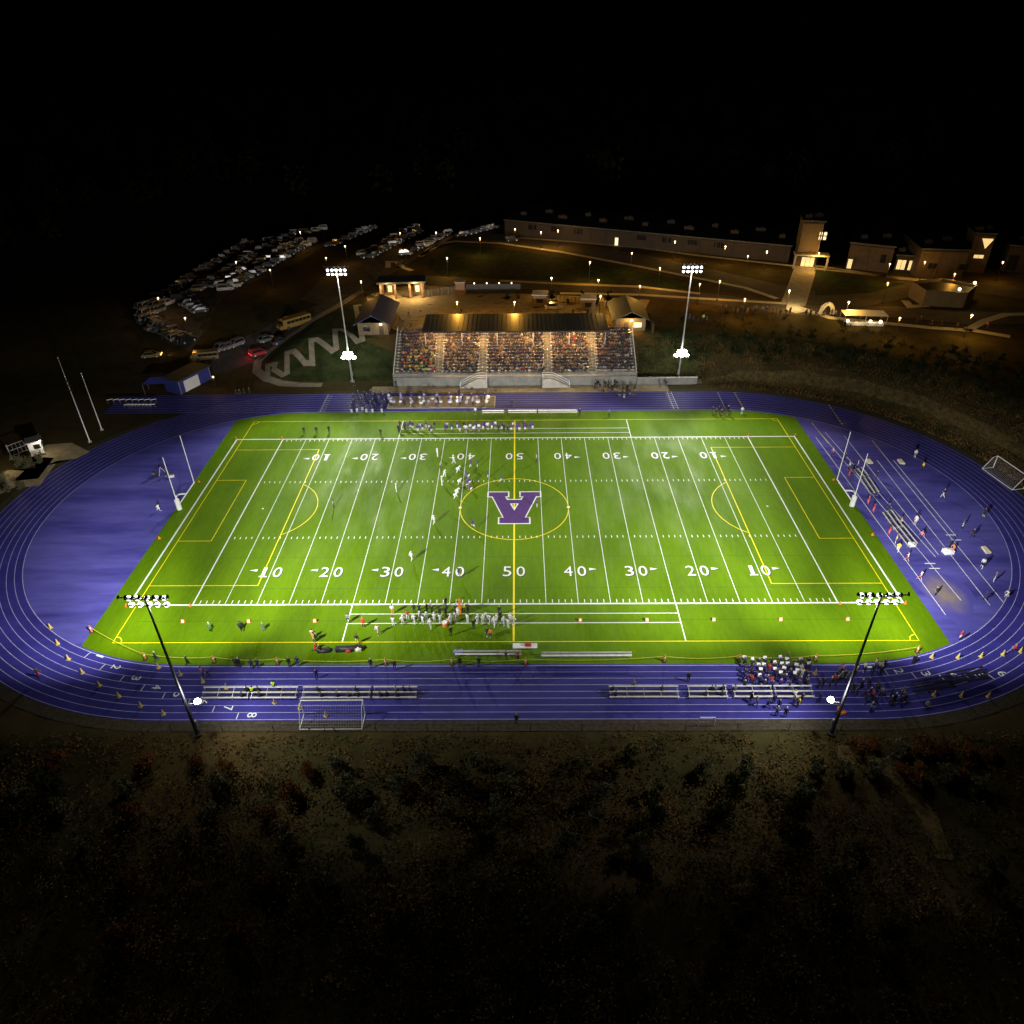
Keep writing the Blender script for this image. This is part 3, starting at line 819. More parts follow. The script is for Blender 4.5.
# stairs to the apron
for s, nme in ((-1, 'left'), (1, 'right')):
    mb = MB()
    xl = s * 7.3
    mb.box((xl, 48.1, 1.05), (2.3, 1.36, 2.1)); 
    st = mb.obj('stair_landing', M['concrete'], g)
    mb = MB()
    for i in range(11):
        mb.box((s * (8.63 + i * .34), 48.1, (1.95 - i * .175) / 2), (.34, 1.3, 1.95 - i * .175))
    mb.obj('front_stair', M['concrete'], g)
    mb = MB()
    for yy in (47.46, 48.74):
        mb.path([(s * 6.2, yy, 2.1), (s * 6.2, yy, 3.1), (s * 8.4, yy, 3.1), (s * 12.2, yy, 1.1), (s * 12.2, yy, .1)], .045, 6)
        mb.path([(s * 6.2, yy, 2.6), (s * 8.4, yy, 2.6), (s * 12.2, yy, .6)], .035, 6)
    mb.path([(s * 6.2, 47.46, 3.1), (s * 6.2, 48.74, 3.1)], .045, 6)
    mb.obj('stair_handrail', M['white_metal'], g)
# retaining wall to the right
t = thing('retaining_wall', 'long low pale retaining wall running right from the grandstand front', 'wall', (34, 48.9, 0))
mb = MB(); mb.box((0, 0, .7), (13.4, .3, 1.8)); mb.obj('wall', M['wall_conc'], t)
mb = MB(); mb.box((0, 0, 1.66), (13.5, .4, .12)); mb.obj('coping', M['concrete'], t)

# ---------------------------------------------------------------- buildings by the stand
def gable(t, x0, x1, y0, y1, z0, zw, zr, over, mroof, mwall, ridge='y'):
    b = MB(); b.box(((x0 + x1) / 2, (y0 + y1) / 2, (z0 + zw) / 2 - .5), (x1 - x0, y1 - y0, zw - z0 + 1)); 
    if ridge == 'y':
        xm = (x0 + x1) / 2
        for y in (y0 + .001, y1 - .001): b.add([(x0, y, zw), (x1, y, zw), (xm, y, zr)], [(0, 1, 2), (2, 1, 0)])
    b.obj('wall', mwall, t)
    b = MB()
    th = .18
    if ridge == 'y':
        xm = (x0 + x1) / 2; sl = (zr - zw) / (xm - x0)
        e = [(x0 - over, zw - sl * over), (xm, zr), (x1 + over, zw - sl * over)]
        ya, yb = y0 - over, y1 + over
        vs = [(a, ya, c + .05) for a, c in e] + [(a, yb, c + .05) for a, c in e] + [(a, ya, c + .05 + th) for a, c in e] + [(a, yb, c + .05 + th) for a, c in e]
        b.add(vs, [(6, 7, 10, 9), (7, 8, 11, 10), (0, 3, 4, 1), (1, 4, 5, 2), (0, 6, 9, 3), (2, 5, 11, 8), (0, 1, 7, 6), (1, 2, 8, 7), (3, 9, 10, 4), (4, 10, 11, 5)])
    return b.obj('roof', mroof, t)
t = thing('ticket_building', 'small building with a large navy sheet roof at the left end of the grandstand', 'building')
x0, x1, y0, y1 = -36.6, -29.6, 62.3, 76.5
gable(t, x0, x1, y0, y1, 6.0, 9.8, 11.6, .9, M['blue_roof'], M['tan_wall'])
b = MB(); b.box((-31.2, y0 - .04, 8.1), (1.0, .1, 2.1)); d = b.obj('door', M['grey_wall'], t)
b = MB(); b.box((-34.6, y0 - .04, 8.3), (1.6, .1, 1.0)); b.obj('window', M['window_dark'], t)
b = MB(); b.box((-31.2, y0 - .12, 9.5), (.5, .2, .25)); b.obj('wall_lamp', M['bulb_white'], t)
lamp('POINT', 'wall_light', (-31.2, y0 - .8, 9.4), 130, (1, .8, .5), .1, parent=t)
t = thing('concession_building', 'amber lit building with a dark gable roof at the right end of the grandstand', 'building')
x0, x1, y0, y1 = 23.6, 30.6, 63.6, 74.5
gable(t, x0, x1, y0, y1, 6.0, 10.0, 11.6, .9, M['dark_roof'], M['tan_wall'])
b = MB(); b.box((26.2, y0 - .04, 8.1), (1.0, .1, 2.1)); b.obj('door', M['grey_wall'], t)
b = MB(); b.box((28.8, y0 - .04, 8.4), (1.8, .1, 1.1)); b.obj('serving_window', M['window_lit'], t)
b = MB(); b.box((27.3, y0 - .14, 9.6), (.5, .24, .25)); b.obj('wall_lamp', M['bulb'], t)
lamp('POINT', 'wall_light', (26.9, y0 - 1.3, 9.5), 900, (1, .58, .16), .15, parent=t)
# grey side wing fence of the concession building
b = MB(); b.box((32.3, 66, 7.6), (.25, 8, 3.2)); tag(b.obj('screen_wall', M['grey_wall']), 'grey screen wall beside the amber lit concession building', 'wall')

# covered gateway
t = thing('gateway_canopy', 'dark flat canopy on posts over the lit entrance gate to the plaza', 'canopy')
b = MB(); b.box((-29.8, 90.5, 11.3), (12.6, 6.0, .5), rz=.06); b.obj('roof', M['dark_roof'], t)
for i, (px, py) in enumerate(((-35.2, 88.1), (-31.4, 88.3), (-27.6, 88.5), (-24.4, 88.8), (-35.4, 92.6), (-24.6, 93.2))):
    b = MB(); b.box((px, py, 9.0), (.5, .5, 4.1)); b.obj('post', M['brick'], t)
for px in (-33.3, -26.0):
    b = MB(); b.box((px, 91.6, 8.4), (1.9, .25, 2.8)); d = b.obj('door', M['tan_wall'], t)
    b = MB(); b.box((px, 91.44, 8.6), (1.0, .08, 1.6)); b.obj('pane', M['window_lit'], d)
    lamp('POINT', 'gate_light', (px, 87.0, 10.4), 1800, (1, .66, .26), .15, parent=t)

def slat_fence(name, a, b, h, label, mt, n=10, rows=6):
    t = thing(name, label, 'fence', a)
    a, b = Vector(a), Vector(b)
    for i in range(n + 1):
        p = (b - a) * (i / n)
        if i in (0, n) or n <= 14:
            m = MB(); m.tube(p, p + Vector((0, 0, h)), .06, n=6); m.obj('post', mt, t)
    m = MB()
    for k in range(rows):
        dz = Vector((0, 0, h * (k + .5) / rows)); m.tube(dz, (b - a) + dz, .035, n=5)
    m.obj('rail_panel', mt, t)
    return t
slat_fence('plaza_fence', (-23.8, 89, PLAT), (-15.2, 92.5, PLAT), 2.0, 'pale metal fence between the covered gateway and the brick pillar', M['steel'])
t = thing('brick_pillar', 'square brick pillar with a pale cap where the plaza fence ends', 'pillar', (-14.6, 91.8, PLAT))
b = MB(); b.box((0, 0, 1.6), (2.4, 1.6, 3.2)); b.obj('shaft', M['brick'], t)
b = MB(); b.box((0, 0, 3.3), (2.8, 2.0, .22)); b.obj('cap', M['concrete'], t)
t = thing('dark_screen', 'low dark fence screen with small amber lights behind the plaza', 'fence', (-5.8, 91.8, PLAT))
b = MB(); b.box((0, 0, 1.3), (14.5, .3, 2.6)); b.obj('panel', M['black_metal'], t)
for i in range(4):
    b = MB(); b.box((-5 + i * 3.3, .1, 2.75), (.25, .25, .3)); b.obj('light', M['bulb'], t)
    lamp('POINT', 'screen_light', (-10.8 + i * 3.3, 92.9, PLAT + 2.6), 40, (1, .55, .15), .1, parent=t)
for i, (u, v, lb) in enumerate(((540, 305, 'left'), (588, 309, 'right'))):
    p = at(u, v)
    t = thing('ticket_kiosk', f'small square concrete kiosk with a flat roof, {lb} of two on the plaza', 'kiosk', p, -.1, 'kiosks on the plaza')
    b = MB(); b.box((0, 0, 1.5), (3.4, 3.2, 3.0)); b.obj('wall', M['tan_wall'], t)
    b = MB(); b.box((0, 0, 3.12), (4.0, 3.8, .24)); b.obj('roof', M['concrete'], t)
    b = MB(); b.box((0, -1.63, 1.6), (1.6, .08, 1.0)); b.obj('window', M['window_dark'], t)
p0, p1, p2 = at(545, 300), at(583, 304), at(630, 312)
slat_fence('plaza_fence', p0, p1, 1.6, 'dark fence between the two plaza kiosks', M['black_metal'])
slat_fence('plaza_fence', at(596, 306), p2, 1.6, 'dark fence running right from the second plaza kiosk', M['black_metal'])

# ---------------------------------------------------------------- school buildings along the top
def slab_building(name, label, a, b, depth, h, mwall, wins=(), roof=M['dark_roof'], zb=PLAT):
    """box whose front wall runs from a to b (world xy)"""
    A, B = Vector(a[:2]), Vector(b[:2])
    L = (B - A).length; rz = math.atan2((B - A).y, (B - A).x)
    t = thing(name, label, 'building', (A.x, A.y, zb), rz)
    m = MB(); m.box((L / 2, depth / 2, h / 2 - .3), (L, depth, h + .6)); m.obj('wall', mwall, t)
    m = MB(); m.box((L / 2, depth / 2, h + .2), (L + .8, depth + .8, .34)); m.obj('roof', roof, t)
    m = MB(); m.box((L / 2, -.2, h - .4), (L - .2, .3, .25)); m.obj('eave_band', M['grey_wall'], t)
    for i in range(max(2, int(L / 7))):
        x = L * (i + .5) / max(2, int(L / 7))
        m = MB(); m.box((x, depth * (.35 + .25 * (i % 2)), h + .85), (1.8 + .6 * (i % 3), 1.5, 1.0)); m.box((x + .3, depth * (.35 + .25 * (i % 2)), h + 1.45), (.8, .8, .25)); m.obj('roof_unit', M['grey_wall'], t)
    for i in range(int(L / 5) + 1):
        m = MB(); m.box((min(L - .2, .2 + i * 5), -.1, h / 2 - .3), (.35, .2, h - .1)); m.obj('pilaster', M['concrete'] if False else mwall, t)
    for (x, z, w, hh, kind) in wins:
        nm = 'door' if z < .1 else 'window'
        m = MB(); m.box((x, -.03, z + hh / 2), (w + .24, .12, hh + .24)); f = m.obj(nm, M['grey_wall'], t)
        m = MB(); 
        nn = max(1, round(w / 1.1))
        for i in range(nn): m.box((x - w / 2 + w * (i + .5) / nn, -.11, z + hh / 2), (w / nn - .12, .05, hh))
        m.obj('pane', M[kind], f)
    return t
a, b = at(505, 234.5), at(788, 262.5)
slab_building('school_building', 'long low school building with dark flat roof across the top', a, b, 24, 4.6, M['grey_wall'],
              [(10, 2.4, 3, 1.6, 'window_dark'), (18, 2.4, 3, 1.6, 'window_dark'), (26, 2.4, 3, 1.6, 'window_dark'), (39, 0.05, 1.2, 2.4, 'window_white'), (47, 2.4, 3, 1.5, 'window_dark'), (55, 2.4, 3, 1.5, 'window_dark'), (63, 2.4, 3, 1.5, 'window_dark'), (71, 2.4, 3, 1.5, 'window_dark')])
a, b = at(795, 266), at(815, 267)
t = slab_building('entrance_tower', 'tall square entrance tower with a lit four pane window above the crosswalk', a, b, 8, 12.5, M['tan_wall'],
              [(5.2, 8.9, .9, .9, 'window_white'), (6.4, 8.9, .9, .9, 'window_white'), (5.2, 7.7, .9, .9, 'window_white'), (6.4, 7.7, .9, .9, 'window_white'), (3.2, .05, 3.6, 2.6, 'window_lit')], M['dark_roof'])
m = MB(); m.box((3.6, -1.7, 4.0), (9.5, 3.6, .4)); m.obj('porch_roof', M['concrete'], t); lamp('POINT', 'porch_light', (a.x + 3.6, a.y - 5.5, PLAT + 4.5), 900, (1, .55, .12), .2)
for xx in (-.8, 8.0):
    m = MB(); m.box((xx, -3.1, 1.9), (.5, .5, 3.8)); m.obj('porch_post', M['concrete'], t)
a, b = at(845, 268), at(888, 273)
slab_building('gym_building', 'plain tan gym block with a single dark round window', a, b, 16, 7, M['dim_wall'], [(9.3, 2.6, 1.5, 2.2, 'window_dark'), (.9, .05, 1.4, 2.6, 'window_lit')])
a, b = at(893, 271), at(913, 272.5)
slab_building('glazed_lobby', 'low lobby with a brightly lit glass front between two blocks', a, b, 10, 4.4, M['grey_wall'], [(1.6, .6, 2.3, 2.6, 'window_lit'), (4.6, .6, 2.3, 2.6, 'window_lit'), (7.4, .6, 2.0, 2.6, 'window_lit')])
a, b = at(914, 277), at(961, 278.5)
slab_building('hall_building', 'wide tan hall right of the lit glass lobby', a, b, 16, 7.5, M['dim_wall'], [(4, 2.5, 2.5, 1.4, 'window_dark'), (12, 2.5, 2.5, 1.4, 'window_dark')])
a, b = at(963, 272), at(983, 273)
t = slab_building('stair_tower', 'dark corner tower with a triangular lit window', a, b, 7, 10.5, M['dim_wall'], [(2.6, 4.0, 2.6, .9, 'window_lit')])
m = MB(); m.add([(2.0, -.12, 9.3), (5.0, -.12, 9.3), (3.5, -.12, 6.6), (2.0, -.02, 9.3), (5.0, -.02, 9.3), (3.5, -.02, 6.6)], [(0, 2, 1), (3, 4, 5), (0, 1, 4, 3), (1, 2, 5, 4), (2, 0, 3, 5)]); m.obj('triangle_window', M['window_lit'], t)
a, b = at(1001, 271), at(1060, 277)
slab_building('classroom_building', 'classroom building with a long lit window band at the right edge', a, b, 20, 7, M['grey_wall'], [(9.5, 1.2, 9, 1.7, 'window_lit'), (2.0, .4, 2.6, 4.2, 'window_dark')])
# pentagon pavilion
c = at(944, 303)
t = thing('pavilion', 'five sided tan pavilion with a hollow roof standing in the school drive', 'pavilion', (c.x, c.y + 2, PLAT))
P5 = [(8.3 * math.cos(-PI / 2 + .35 + i * 2 * PI / 5), 6.3 * math.sin(-PI / 2 + .35 + i * 2 * PI / 5)) for i in range(5)]
for i in range(5):
    a, b = Vector(P5[i]), Vector(P5[(i + 1) % 5])
    mid = (a + b) / 2; d = b - a
    m = MB(); m.box((mid.x * .97, mid.y * .97, 1.9), (d.length - .2, .3, 4.0), rz=math.atan2(d.y, d.x)); m.obj('wall', M['tan_wall'], t)
m = MB(); m.prism([(x * .9, y * .9) for x, y in P5], 3.0, 3.25); m.obj('roof', M['dark_roof'], t)
for (px, py) in ((1.2, -4.6), (7.6, .5)):
    m = MB(); m.ball((px, py, 4.3), .35); m.obj('lamp', M['bulb'], t); lamp('POINT', 'pavilion_light', (c.x + px, c.y + 2 + py - .3, PLAT + 5.0), 350, (1, .6, .2), .2, parent=t)
strip('footpath', [(905, 301), (910, 307), (928, 306)], 2.0, M['concrete'], 'pale kerb in front of the five sided pavilion', lift=.13)

# blue shed and canopy at the left end of the track
a, b = at(181, 394.5), at(211.5, 378.5)
A, B = Vector(a[:2]), Vector(b[:2]); L = (B - A).length; rz = math.atan2((B - A).y, (B - A).x)
t = thing('storage_shed', 'long storage shed with blue front and two pale doors beside the far left track', 'shed', (A.x, A.y, a.z - .1), rz)
m = MB(); m.box((L / 2, 2.2, 1.6), (L, 4.4, 3.2)); m.obj('wall', M['blue_panel'], t)
m = MB(); m.box((L / 2, 2.1, 3.3), (L + .6, 5.2, .2)); m.obj('roof', M['dark_roof'], t)
for x, w_d in ((L * .3, 2.6), (L * .52, 1.8)):
    m = MB(); m.box((x, -.05, 1.35), (w_d, .12, 2.6)); m.obj('door', M['white_metal'], t)
for x in (.15, L - .15):
    m = MB(); m.box((x, -.08, 1.6), (.25, .14, 3.2)); m.obj('corner_trim', M['steel'], t)
p = at(163, 391)
t = thing('shade_canopy', 'small pitched grey shade canopy on thin posts left of the blue shed', 'canopy', p, .1)
m = MB(); m.add([(-3.5, -1.5, 2.4), (3.5, -1.5, 2.4), (3.5, 1.5, 2.4), (-3.5, 1.5, 2.4), (-2, 0, 3.4), (2, 0, 3.4)], [(0, 1, 5, 4), (1, 2, 5), (2, 3, 4, 5), (3, 0, 4), (0, 3, 2, 1)]); m.obj('roof', M['blue_panel'], t)
for sx in (-3.4, 3.4):
    for sy in (-1.4, 1.4):
        m = MB(); m.tube((sx, sy, 0), (sx, sy, 2.4), .05, n=6); m.obj('post', M['steel'], t)
# entrance booth left
p = at(38, 452)
t = thing('gate_booth', 'small white gate booth with a lit front on the pale paving', 'booth', p, .55)
m = MB(); m.box((0, 0, 1.3), (2.2, 2.0, 2.6)); m.obj('wall', M['white_metal'], t)
m = MB(); m.box((0, 0, 2.7), (2.8, 2.6, .2)); m.obj('roof', M['steel'], t)
m = MB(); m.box((.3, -1.02, 1.6), (1.1, .08, .9)); m.obj('window', M['window_dark'], t)
lamp('POINT', 'booth_light', (p.x + 2.0, p.y - 1.4, p.z + 2.6), 130, (1, .82, .55), .15)
p = at(28, 450)
t = thing('lattice_gate', 'dark lattice gate panel beside the white booth', 'gate', p, .9)
m = MB()
for i in range(9): m.tube((-3 + i * .7, 0, 0), (-3 + i * .7, 0, 2.2), .05, n=5)
for z_ in (.1, 1.1, 2.2): m.tube((-3, 0, z_), (2.6, 0, z_), .06, n=5)
m.obj('lattice', M['steel'], t)
for sx in (-3.1, 2.7):
    m = MB(); m.tube((sx, 0, 0), (sx, 0, 2.5), .1, n=6); m.obj('post', M['steel'], t)
p = at(4, 473); lamp('POINT', 'path_light', (p.x, p.y, p.z + 3.2), 200, (1, .8, .5), .15)
for (u, v, h, lb) in ((90, 442, 17.5, 'tall thin flagpole with cross arms, the nearer of two left of the track'), (102, 430, 12.2, 'shorter thin flagpole with a small ball, the farther of two left of the track')):
    p = at(u, v)
    t = thing('flagpole', lb, 'flagpole', p, 0, 'flagpoles left of the track')
    m = MB(); m.tube((0, 0, 0), (0, 0, h), .11, .05, 8); m.obj('pole', M['white_metal'], t)
    m = MB(); m.tube((0, 0, 0), (0, 0, .25), .35, n=10); m.obj('base', M['concrete'], t)
    m = MB(); m.ball((0, 0, h + .1), .16); m.obj('finial', M['white_metal'], t)
    if h > 15:
        m = MB()
        for hh in (h - 4.5, h - 5.4, h - 6.4): m.box((0, 0, hh), (.9, .3, .25))
        m.obj('speaker_cluster', M['grey_wall'], t)

# street lamps  (u, v of the lamp, power, whiteness)
SL = [(457, 302, 1500, 0, 'beside the near plaza bench'), (514.5, 302, 1400, 0, 'mid plaza behind the stand roof'), (447, 258, 900, 1, 'tall one on the dark lawn edge'), (361, 281.5, 1100, 1, 'beside the navy roofed building'),
      (551.5, 278, 700, 1, 'left of two over the plaza road'), (598.5, 280, 700, 1, 'right of two over the plaza road'), (600.7, 296, 900, 1, 'above the second plaza kiosk'), (558, 230.5, 2600, 0, 'glowing amber by the school wall'),
      (632, 253, 500, 1, 'short one by the lit school door'), (675, 241.5, 1700, 1, 'first along the school wall right of the lit door'), (725.5, 246.5, 1900, 1, 'second along the school wall right of the lit door'), (748, 256, 700, 1, 'low one between the school wall and the drive'), (767, 251.5, 2000, 1, 'beside the left side of the entrance tower'),
      (789.5, 290.5, 1700, 1, 'left of the crosswalk'), (819, 253, 1500, 0, 'beside the right side of the entrance tower'), (849, 302, 1500, 1, 'above the food tent'), (972, 315, 1500, 1, 'at the fork of the right path'), (925, 262, 900, 0, 'thin one by the hall wall'),
      (541, 232, 700, 1, 'at the end of the far car row'), (515, 229, 500, 1, 'far one among the parked cars'), (436, 232.5, 700, 1, 'far one above the car rows'), (326, 258, 600, 0, 'behind the left floodlight'),
      (300, 232, 1200, 0, 'at the top of the left car rows'), (158, 298, 900, 0, 'at the far left corner of the lot'), (236, 262, 600, 0, 'in the middle of the left lot'), (213, 377, 120, 0, 'at the end of the blue shed'), (405, 250, 900, 0, 'above the curved planted kerb'), (888, 283, 700, 0, 'on the drive bend'), (700, 284, 500, 0, 'behind the right floodlight head'), (640, 286, 500, 0, 'right end of the plaza road')]
SL += [(590, 262, 1100, 0, 'added on the long lawn edge left of the right floodlight'), (660, 268, 1100, 0, 'added on the drive behind the right floodlight head'), (720, 281, 900, 0, 'added on the drive left of the crosswalk'), (890, 264, 900, 0, 'added at the gym wall end'), (955, 274, 700, 0, 'added behind the pavilion'), (900, 318, 900, 0, 'added between food tent and fork of the path'), (745, 299, 1000, 0, 'added at the road end by the crosswalk'), (1003, 262, 700, 0, 'added by the classroom wall'), (345, 246, 900, 0, 'added between the two lots'), (400, 233, 900, 0, 'added at the top of the lot beside the gateway'), (270, 270, 700, 0, 'added at the lower end of the middle rows'), (185, 318, 600, 0, 'added over the slanted car row'), (480, 238, 900, 0, 'added by the far car row')]  # extra lamps added to give the school grounds more amber light
proto = None
for i, (u, v, pw, wh, lb) in enumerate(SL):
    H = 5.2 if i != 25 else 3.0
    p = at(u, v, H)
    zg = terr(p.x, p.y)
    t = thing('street_lamp', f'thin dark street lamp, {lb}', 'street lamp', (p.x, p.y, zg), 0, 'street lamps of the school grounds')
    m = MB(); m.tube((0, 0, 0), (0, 0, H - .15), .08, .05, 6); m.tube((0, 0, 0), (0, 0, .5), .16, n=8); m.obj('post', M['black_metal'], t)
    m = MB(); m.ball((0, 0, H), (.22, .22, .18), 0, 8, 5); m.obj('lamp_head', M['bulb_white' if wh else 'bulb'], t)
    lamp('POINT', 'street_light', (p.x, p.y - .1, zg + H - .45), pw * (1.25 if u > 440 else .4) * (.55 if 'school wall' in lb or 'tower' in lb else 1) * (2.0 if i < 2 else 1), (1.0, .46, .06) if not wh else (1.0, .52, .1), .12, parent=t)
# ---------------------------------------------------------------- people
# joints: x to the figure's right, y forward, z up
def pose(**kw):
    J = dict(pelvis=(0, 0, .95), spine=(0, 0, 1.15), chest=(0, .01, 1.36), neck=(0, .01, 1.50), head=(0, .03, 1.58))
    for s, q in ((-1, 'l'), (1, 'r')):
        J.update({q + 'sho': (s * .19, 0, 1.43), q + 'elb': (s * .25, -.03, 1.14), q + 'wri': (s * .25, .06, .89),
                  q + 'hip': (s * .10, 0, .92), q + 'kne': (s * .11, .03, .5), q + 'ank': (s * .12, -.02, .09), q + 'toe': (s * .14, .15, .04)})
    J.update(kw)
    return J
def shift(J, names, d):
    for n in names: J[n] = tuple(a + b for a, b in zip(J[n], d))
    return J
UP = ['pelvis', 'spine', 'chest', 'neck', 'head', 'lsho', 'rsho', 'lelb', 'relb', 'lwri', 'rwri', 'lhip', 'rhip']
POSES = {}
POSES['stand'] = pose()
POSES['hips'] = pose(lelb=(-.4, -.06, 1.2), lwri=(-.2, .1, 1.02), relb=(.4, -.06, 1.2), rwri=(.2, .1, 1.02))
POSES['folded'] = pose(lelb=(-.26, .1, 1.16), lwri=(.06, .24, 1.22), relb=(.26, .1, 1.16), rwri=(-.06, .27, 1.18))
POSES['walk'] = pose(lkne=(-.1, .2, .52), lank=(-.1, .28, .1), ltoe=(-.1, .45, .06), rkne=(.1, 0, .5), rank=(.1, -.3, .14), rtoe=(.1, -.16, .05), lelb=(-.25, -.14, 1.15), lwri=(-.24, -.08, .9), relb=(.25, .06, 1.15), rwri=(.22, .26, .98))
J = pose(pelvis=(0, 0, .92), spine=(0, .06, 1.12), chest=(0, .16, 1.31), neck=(0, .23, 1.44), head=(0, .3, 1.51), lsho=(-.19, .17, 1.38), rsho=(.19, .17, 1.38), lelb=(-.27, -.08, 1.2), lwri=(-.26, .06, 1.02), relb=(.27, .3, 1.12), rwri=(.2, .46, 1.3),
         lhip=(-.1, 0, .9), rhip=(.1, 0, .9), lkne=(-.11, .34, .72), lank=(-.11, .22, .3), ltoe=(-.11, .38, .24), rkne=(.1, -.12, .5), rank=(.1, -.5, .26), rtoe=(.1, -.46, .09))
POSES['run'] = J
POSES['crouch'] = pose(pelvis=(0, -.2, .72), spine=(0, .0, .84), chest=(0, .2, .92), neck=(0, .33, .99), head=(0, .42, 1.05), lsho=(-.2, .2, .92), rsho=(.2, .2, .92), lelb=(-.26, .22, .66), lwri=(-.17, .34, .48), relb=(.25, .3, .62), rwri=(.16, .46, .36),
                       lhip=(-.13, -.2, .7), rhip=(.13, -.2, .7), lkne=(-.22, .14, .48), lank=(-.22, -.12, .09), ltoe=(-.24, .05, .04), rkne=(.22, .1, .46), rank=(.22, -.22, .09), rtoe=(.24, -.05, .04))
POSES['sit'] = pose(pelvis=(0, 0, .12), spine=(0, .02, .32), chest=(0, .06, .52), neck=(0, .1, .66), head=(0, .14, .74), lsho=(-.19, .05, .59), rsho=(.19, .05, .59), lelb=(-.25, .12, .34), lwri=(-.14, .32, .24), relb=(.25, .12, .34), rwri=(.14, .32, .24),
                    lhip=(-.1, .02, .1), rhip=(.1, .02, .1), lkne=(-.12, .44, .1), lank=(-.12, .42, -.33), ltoe=(-.12, .58, -.38), rkne=(.12, .44, .1), rank=(.12, .42, -.33), rtoe=(.12, .58, -.38))
POSES['kneel'] = pose(pelvis=(0, 0, .55), spine=(0, .04, .75), chest=(0, .1, .95), neck=(0, .14, 1.09), head=(0, .18, 1.17), lsho=(-.19, .1, 1.02), rsho=(.19, .1, 1.02), lelb=(-.26, .2, .78), lwri=(-.16, .36, .64), relb=(.26, .22, .8), rwri=(.14, .4, .66),
                      lhip=(-.1, 0, .52), rhip=(.1, 0, .52), lkne=(-.12, .36, .5), lank=(-.12, .34, .09), ltoe=(-.12, .5, .04), rkne=(.12, .1, .08), rank=(.12, -.3, .1), rtoe=(.12, -.42, .05))
POSES['play'] = pose(lelb=(-.3, .16, 1.18), lwri=(-.12, .36, 1.24), relb=(.3, .16, 1.2), rwri=(.12, .38, 1.3))
POSES['cheer'] = pose(lelb=(-.36, .02, 1.66), lwri=(-.28, .08, 1.92), relb=(.36, .02, 1.66), rwri=(.28, .08, 1.92))
BONES = [('pelvis', 'spine', 1), ('spine', 'chest', 1), ('chest', 'neck', 1), ('neck', 'head', 0)]
for q in 'lr':
    BONES += [('chest', q + 'sho', 1), (q + 'sho', q + 'elb', 1), (q + 'elb', q + 'wri', 1), ('pelvis', q + 'hip', 2), (q + 'hip', q + 'kne', 2), (q + 'kne', q + 'ank', 5), (q + 'ank', q + 'toe', 4)]
RAD = dict(pelvis=.14, spine=.135, chest=.155, neck=.062, head=.07, sho=.078, elb=.05, wri=.036, hip=.1, kne=.067, ank=.045, toe=.04)
